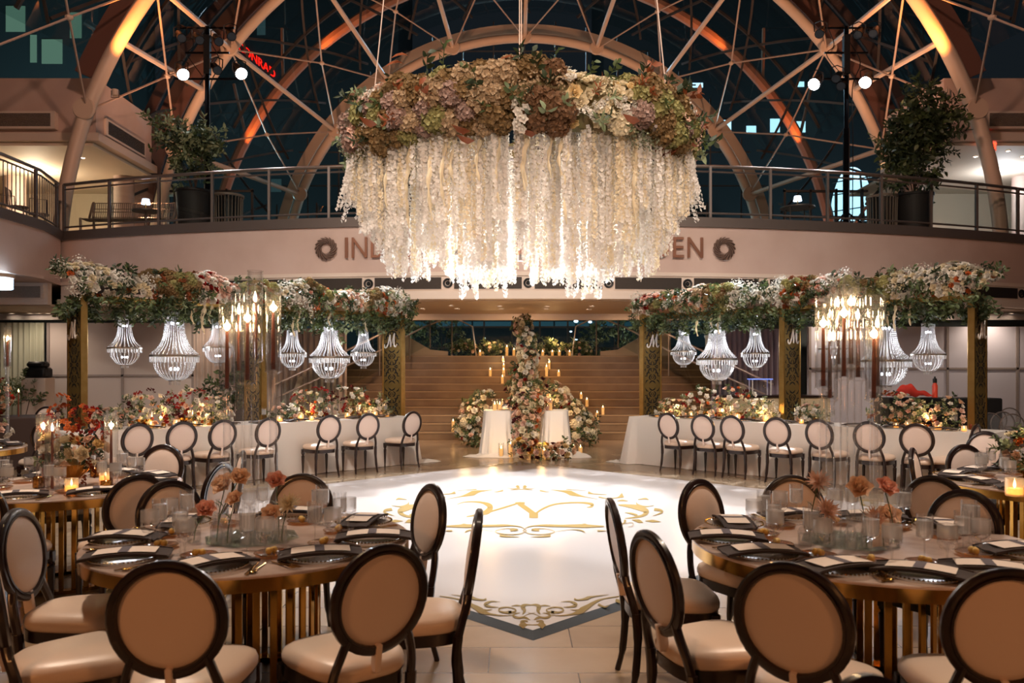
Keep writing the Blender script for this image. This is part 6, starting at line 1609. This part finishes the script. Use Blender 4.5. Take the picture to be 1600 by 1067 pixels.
for (px, h, who) in ((773,.12,'left end'),(781,.12,'beside the plate, left'),(860,.18,'right half')):
    PIL[h].put((P(px, 0, 15.7).x, 15.7, .886), 0, 'ivory pillar candle on the sweetheart table, %s' % who, 'pillar candles on the stairs and floor')
chair(P(791, 0, 16.5).x, 16.65, 270, 'chair back showing over the left half of the sweetheart table', 'sweetheart chairs')
PR['plate'].put((P(792, 0, 15.7).x, 15.7, .886), 0, 'white plate beside the cascade on the sweetheart table', 'charger plates')
for (x, y, z, e) in ((-.35, 14.85, .3, 3), (.55, 14.85, .3, 3), (.95, 15.0, .35, 2), (-.5, 16.0, 1.2, 10), (.9, 16.9, 1.0, 14), (-1.0, 17.0, 1.1, 12), (-.45, 20.9, 2.0, 10), (.9, 20.9, 2.0, 10), (-.6, 22.6, 2.6, 14), (1.2, 22.6, 2.6, 14)):
    lamp('POINT', 'candle_glow', (x, y, z), e, (1, .58, .24), .08)

# ------------------------------------------------------------------ HANGING FLORAL INSTALLATION
HC = Vector((.10, 9.6, 0)); EA, EB = 1.80, 1.30
hang = thing('hanging_flower_chandelier', 'huge oval floral chandelier of hydrangeas and hanging white blossom strands above the dance floor', 'flower chandelier', (HC.x, HC.y, 0))
r = random.Random(77); sp = []; taken = []
def sec_pal(a):    # a: angle around the oval, -90 deg faces the camera
    x = math.cos(a)
    AN = [('hydrangea','antique',4,.15),('hydrangea','hydgreen',1.2,.15),('hydrangea','dusty',2,.15),('babys_breath','dusty',1.5,.17),('hydrangea','mauve',.8,.14)]
    if x < -.72: return [('hydrangea','hydgreen',1.5,.14),('hydrangea','antique',2,.14),('babys_breath','sage',2.5,.18),('orchid','blush',2,.17),('hydrangea','mauve',1.5,.13),('babys_breath','white',2,.15)]
    if x < -.35: return AN+[('hydrangea','mauve',1,.15),('babys_breath','blush',1,.16)]
    if x < -.22: return AN+[('orchid','blush',.8,.16)]
    if x < .0: return [('hydrangea','antique',2,.15),('orchid','white',2.2,.19),('hydrangea','dusty',2,.14),('hydrangea','hydgreen',1,.14)]
    if x < .22: return [('hydrangea','bronze',3,.16),('babys_breath','dusty',3,.19),('hydrangea','antique',2,.15),('orchid','leafrust',.4,.13)]
    if x < .60: return [('rose','cream',3,.10),('babys_breath','cream',3,.17),('hydrangea','cream',2,.14),('rose','butter',1.2,.10),('orchid','white',1,.17),('rose','white',2,.10)]
    if x < .85: return [('hydrangea','hydgreen',3,.14),('hydrangea','antique',3,.15),('babys_breath','sage',1.2,.17),('hydrangea','mauve',1,.14),('orchid','leafrust',.4,.13)]
    return [('hydrangea','antique',2,.14),('orchid','blush',2,.17),('babys_breath','blush',2,.16),('hydrangea','hydgreen',1.5,.13),('hydrangea','mauve',1,.13),('babys_breath','white',2,.15)]
tries = 0
while len(sp) < 560 and tries < 12000:
    tries += 1
    a = r.uniform(0, 2*PI)
    if math.sin(a) > .3 and r.random() < .75: continue
    q = r.uniform(-1.05, 1.5)          # around the tube section: 0 = outward, pi/2 = up
    x = math.cos(a); zc = 4.43+.03*math.sin(3*a)
    zz = zc+math.sin(q)*(.29+.04*math.sin(a*7))
    ro = math.cos(q)*.26
    n2 = Vector((math.cos(a)/EA, math.sin(a)/EB, 0)).normalized()
    p = Vector((EA*math.cos(a), EB*math.sin(a), 0))+n2*ro; p.z = zz
    kind, c, w, s = pick(sec_pal(a), r); s *= r.uniform(.74, 1.06)
    if any((p-t_).length < (s+s2)*.50 for t_, s2 in taken): continue
    taken.append((p, s)); nd = n2*math.cos(q)+Vector((0, 0, math.sin(q)*.8))+Vector((r.uniform(-.3,.3), r.uniform(-.3,.3), r.uniform(-.3,.2)))
    if math.sin(q) < -.3: nd = nd+Vector((0, 0, .2))
    sp.append((kind, c, orient(p, nd, s, r.uniform(0, 6)), -math.sin(a)*1.0+s*4+r.uniform(0, .3)))
scatter(hang, sp, 100)
gr = []
for i in range(120):
    a = r.uniform(0, 2*PI); q = r.uniform(-1.4, 1.9); n2 = Vector((math.cos(a)/EA, math.sin(a)/EB, 0)).normalized()
    p = Vector((EA*math.cos(a), EB*math.sin(a), 4.46+math.sin(q)*.28))+n2*math.cos(q)*.24
    up = q > 1.0 or r.random() < .15
    gr.append(('sprig' if r.random() < .6 else 'fern', orient(p, n2+Vector((r.uniform(-.4,.4), r.uniform(-.4,.4), .9 if up else r.uniform(-.6,.5))), r.uniform(.18, .32), r.uniform(0, 6)), r.choices((0, 1, 2, 3), (4, 4, 3, 1.5))[0]))
greens(hang, gr, (M_gr1, M_gr2, M_gr3, mat('rust_leaf', FC['leafrust'], .5, sub=.2)))
for (px, py, c) in ((735, 205, 'leafrust'), (742, 220, 'leafrust'), (840, 208, 'leafrust'), (1000, 190, 'leafrust'), (590, 195, 'leafrust'), (640, 88, 'leafrust'), (632, 100, 'leafrust'), (806, 90, 'leafrust')):
    p = P(px, py, 8.1)-Vector((HC.x, HC.y, 0)); part('rust_leaf', xf(leaf(.09, .19, .35), orient(p, (r.uniform(-.4,.4), -.5, -.9 if py > 150 else .9), 1, 1.5)), MAT['rust_leaf'], hang, True, 0)
part('support_ring', [tube([(EA*math.cos(2*PI*i/48), EB*math.sin(2*PI*i/48), 4.33+k*.25) for i in range(48)], .03, 6, closed=True) for k in (0, 1)]+
     [tube([(-EA, y, 4.2), (EA, y, 4.2)], .02, 5) for y in (-.5, 0, .5)]+[tube([(x, -EB, 4.2), (x, EB, 4.2)], .02, 5) for x in (-1.4, -.7, 0, .7, 1.4)], M_rail, hang)
part('moss_core', [tube([(EA*math.cos(2*PI*i/48), EB*math.sin(2*PI*i/48), 4.46) for i in range(48)], .20, 8, closed=True, sx=1.5)], mat('moss', '#5d5a34', .9, noise=(14, '#6d5a3c')), hang)
for (x, y) in ((-1.8, 0), (1.8, 0), (0, -1.2), (0, 1.2)): part('suspension_cable', tube([(x, y, 4.6), (x*.5, y*.5, 13.5)], .008, 4), M_rod, hang)
M_str = mat('strand_blossom', '#f4efe8', .7, spec=.2, sub=.42); M_str2 = mat('strand_blossom_cream', '#f1e4c8', .7, spec=.2, sub=.42)
STR = {}
def strand_mesh(L, v):
    k = (round(L*5)/5, v)
    if k not in STR: STR[k] = (garland_strand(k[0], v+int(k[0]*10)), mesh('strand', garland_strand(k[0], v+int(k[0]*10)), M_str if v else M_str2, True, 0))
    return STR[k]
st_ = []
for i in range(680):
    a = r.uniform(0, 2*PI); u = math.sqrt(r.uniform(.05, 1.0))
    if r.random() < .34: u = 1.0+r.uniform(-.02, .07)
    x, y = 1.93*u*math.cos(a), EB*u*math.sin(a)
    ax = abs(x)/1.93
    low = 2.68+.85*max(0, (max(ax, u*.88)-.77)/.23)**1.2
    tier = .24*math.sin(x*5.1+1)+.14*math.sin(x*13+u*3)
    zb = low+abs(r.gauss(0, .09))+max(0, tier)*.8
    top = 4.40 if u < .93 else 4.22
    L = max(.6, top-zb); st_.append((x, y, top, L, i % 5 != 0, y))
st_.sort(key=lambda s: s[1]/EB+abs(s[0])*.0)
for i, (x, y, top, L, v, _) in enumerate(st_[:100]):
    link('blossom_strand', strand_mesh(L, int(v)+(i % 2)*2 if v else 0)[1], hang, T(x, y, top, rz=r.uniform(0, 6)))
ga = [setm(xf(strand_mesh(L, int(v))[0], T(x, y, top, rz=r.uniform(0, 6))), 0 if v else 1) for (x, y, top, L, v, _) in st_[100:]]
part('blossom_strands', ga, [M_str, M_str2], hang, True, 0, kind='stuff')
for i in range(22):
    a = r.uniform(PI*1.02, PI*1.98); x, y = EA*1.04*math.cos(a), EB*1.04*math.sin(a)
    part('cream_amaranth', xf(amaranth(r.uniform(.5, 1.05), i), T(x, y, 4.22)), mat('petal_cream', FC['cream']), hang)
# side plumes of white blossom at both tips of the oval
for s in (-1, 1):
    for k in range(9):
        a = (0 if s > 0 else PI)+(k-4)*.10*s; part('blossom_plume', xf(garland_strand(.55+.12*(k % 3), k), T(EA*1.10*math.cos(a), EB*1.1*math.sin(a), 4.34-.02*k, ry=-s*.25)), M_str, hang, True, 0)
# added fill points that brighten the strands, hung in made-up pods
for (x, y, z, e) in ((-.75, .0, 3.0, 34), (.75, .0, 3.0, 34), (0, .1, 2.95, 26), (-1.1, .1, 3.5, 22), (-.4, .1, 3.3, 20), (.4, .1, 3.3, 20), (1.1, .1, 3.5, 22), (-.5, .75, 3.7, 16), (.5, .75, 3.7, 16)):
    lamp('POINT', 'strand_fill', (HC.x+x, HC.y+y, z), e, (1, .97, .94), .10)
    part('fill_pod', [lathe([(0,.05),(.035,.05),(.045,.0),(.04,-.02)], 12, c=(x, y, z+.06)), tube([(x, y, z+.1), (x, y, 4.2)], .006, 4)], M_rail, hang)

# ------------------------------------------------------------------ RIGHT BACKGROUND
t = thing('buffet_counter', 'cream clothed serving counter behind the inner right bay', 'counter', (5.75, 17.6, 0))
part('cloth', bbox_((0,0,.55), (2.3,.7,1.08), .02), mat('cream_cloth', '#cdb894', .8), t, False); part('worktop', bbox_((0,0,1.11), (2.4,.8,.04), .008), M_wood, t, False)
t = thing('chafing_stand', 'small white-framed stand lit blue on the serving counter', 'stand', (5.45, 17.5, 1.131))
part('frame', [tube([(x, y, 0), (x, y, .34)], .012, 5) for x in (-.2,.2) for y in (-.12,.12)], M_white, t); part('shelf', bbox_((0,0,.35), (.48,.3,.02), .003), mat('blue_lit_acrylic', '#9fb8e8', .2, emit='#5f86ff', es=.7), t, False)
t = thing('bar_table', 'black clothed table piled with red cloth behind the right head table', 'table', (7.25, 13.6, 0))
part('cloth', bbox_((0,0,.60), (1.9,.6,1.20), .02), M_black, t, False); part('legs', [tube([(s*.8,0,0),(s*.8,0,.3)], .02, 5) for s in (-1, 1)], M_black, t)
def red_fn(u, v): x = -.38+.76*u; y = -.18+.36*v; return (x, y, .03+.16*math.sin(PI*u)*math.sin(PI*v)*(1+.3*math.sin(13*u+4*v))+.02*math.sin(21*u-9*v)*math.sin(PI*u))
t = link('red_cloth', mesh('red_cloth', [grid(red_fn, 26, 12)], mat('red_fabric', '#c8301c', .8), True, 0)); t.location = (6.75, 13.55, 1.205); tag(t, 'rumpled bright red cloth on the black clothed table', 'cloth')
t = thing('drink_bottle', 'red bottle with a black cap on the black clothed table', 'bottle', (7.22, 13.6, 1.202))
part('body', lathe([(0,0),(.045,0),(.045,.20),(.03,.24),(.03,.26)], 16), mat('red_plastic', '#d84a30', .35), t); part('cap', lathe([(.033,.25),(.033,.32),(.015,.33),(.012,.36),(0,.36)], 12), M_black, t)
for i, (px, Y) in enumerate(((1558, 12.6), (1578, 13.0), (1594, 12.3), (1566, 14.0), (1588, 14.4))):
    t = thing('clear_chair', 'clear acrylic ghost chair beyond the rightmost gold column, %s' % ['leftmost of the front row','middle of the front row','rightmost, nearest','left one of the back row','right one of the back row'][i], 'chair', (P(px, 0, Y).x, Y, 0), 0, 'clear acrylic chairs at far right')
    part('seat', bbox_((0,0,.45), (.42,.42,.03), .01), M_glassb, t, False); part('backrest', xf(lathe([(0,.0),(.2,0),(.2,.015),(0,.015)], 20), T(0,.2,.78, rx=PI/2)), M_glassb, t)
    part('rim', tube([(.2*math.cos(2*PI*k/20), .2, .78+.2*math.sin(2*PI*k/20)) for k in range(20)], .012, 5, closed=True), M_rail, t)
    for sx in (-1, 1):
        for sy in (-1, 1): part('leg', tube([(sx*.18, sy*.18, 0), (sx*.18, sy*.18, .45)], .014, 6), M_glassb, t)
bush('dark green palm peeping behind the flowers in the outer left bay', Vector((-5.3, 15.2, 0)), [(0,0,1.25,.35,.25,.22),(.05,0,1.35,.25,.2,.2)], 46, .30, 41, name='potted_palm', mats=(M_gr1, M_gr2))
for (px, Y, s) in ((640, 25.4, 1.0), (690, 26, 1.0), (960, 26, 1.0), (1000, 25.4, 1.0), (930, 27, .8)):
    p = P(px, 540, Y); bush('pale-lit shrub beyond the landing, %s' % {640:'far left',690:'near left',960:'near right',1000:'far right',930:'farthest back at right'}[px], Vector((p.x, Y, LZ)), [(0,0,.7,.8,.4,.5),(.3,0,1.1,.5,.3,.35)], 50, .26, px, name='shrub', mats=(M_gr3, M_gr2, M_gr1))
lamp('POINT', 'garden_light', (-3.6, 24.6, 4.2), 60, (.85, .95, .9), .3); lamp('POINT', 'garden_light', (3.9, 24.6, 4.2), 60, (.85, .95, .9), .3)
t = thing('dark_doorway_figure', 'black equipment column standing before the left curtain', 'speaker', (-6.3, 18.9, 0))  # dark figure stood in for by a plain black box
t.name = 'dark_figure'; part('cabinet', bbox_((0,0,.95), (.42,.35,1.9), .02), M_black, t, False); part('grille', bbox_((0,-.18,.95), (.36,.012,1.7), .004), M_vent, t, False)
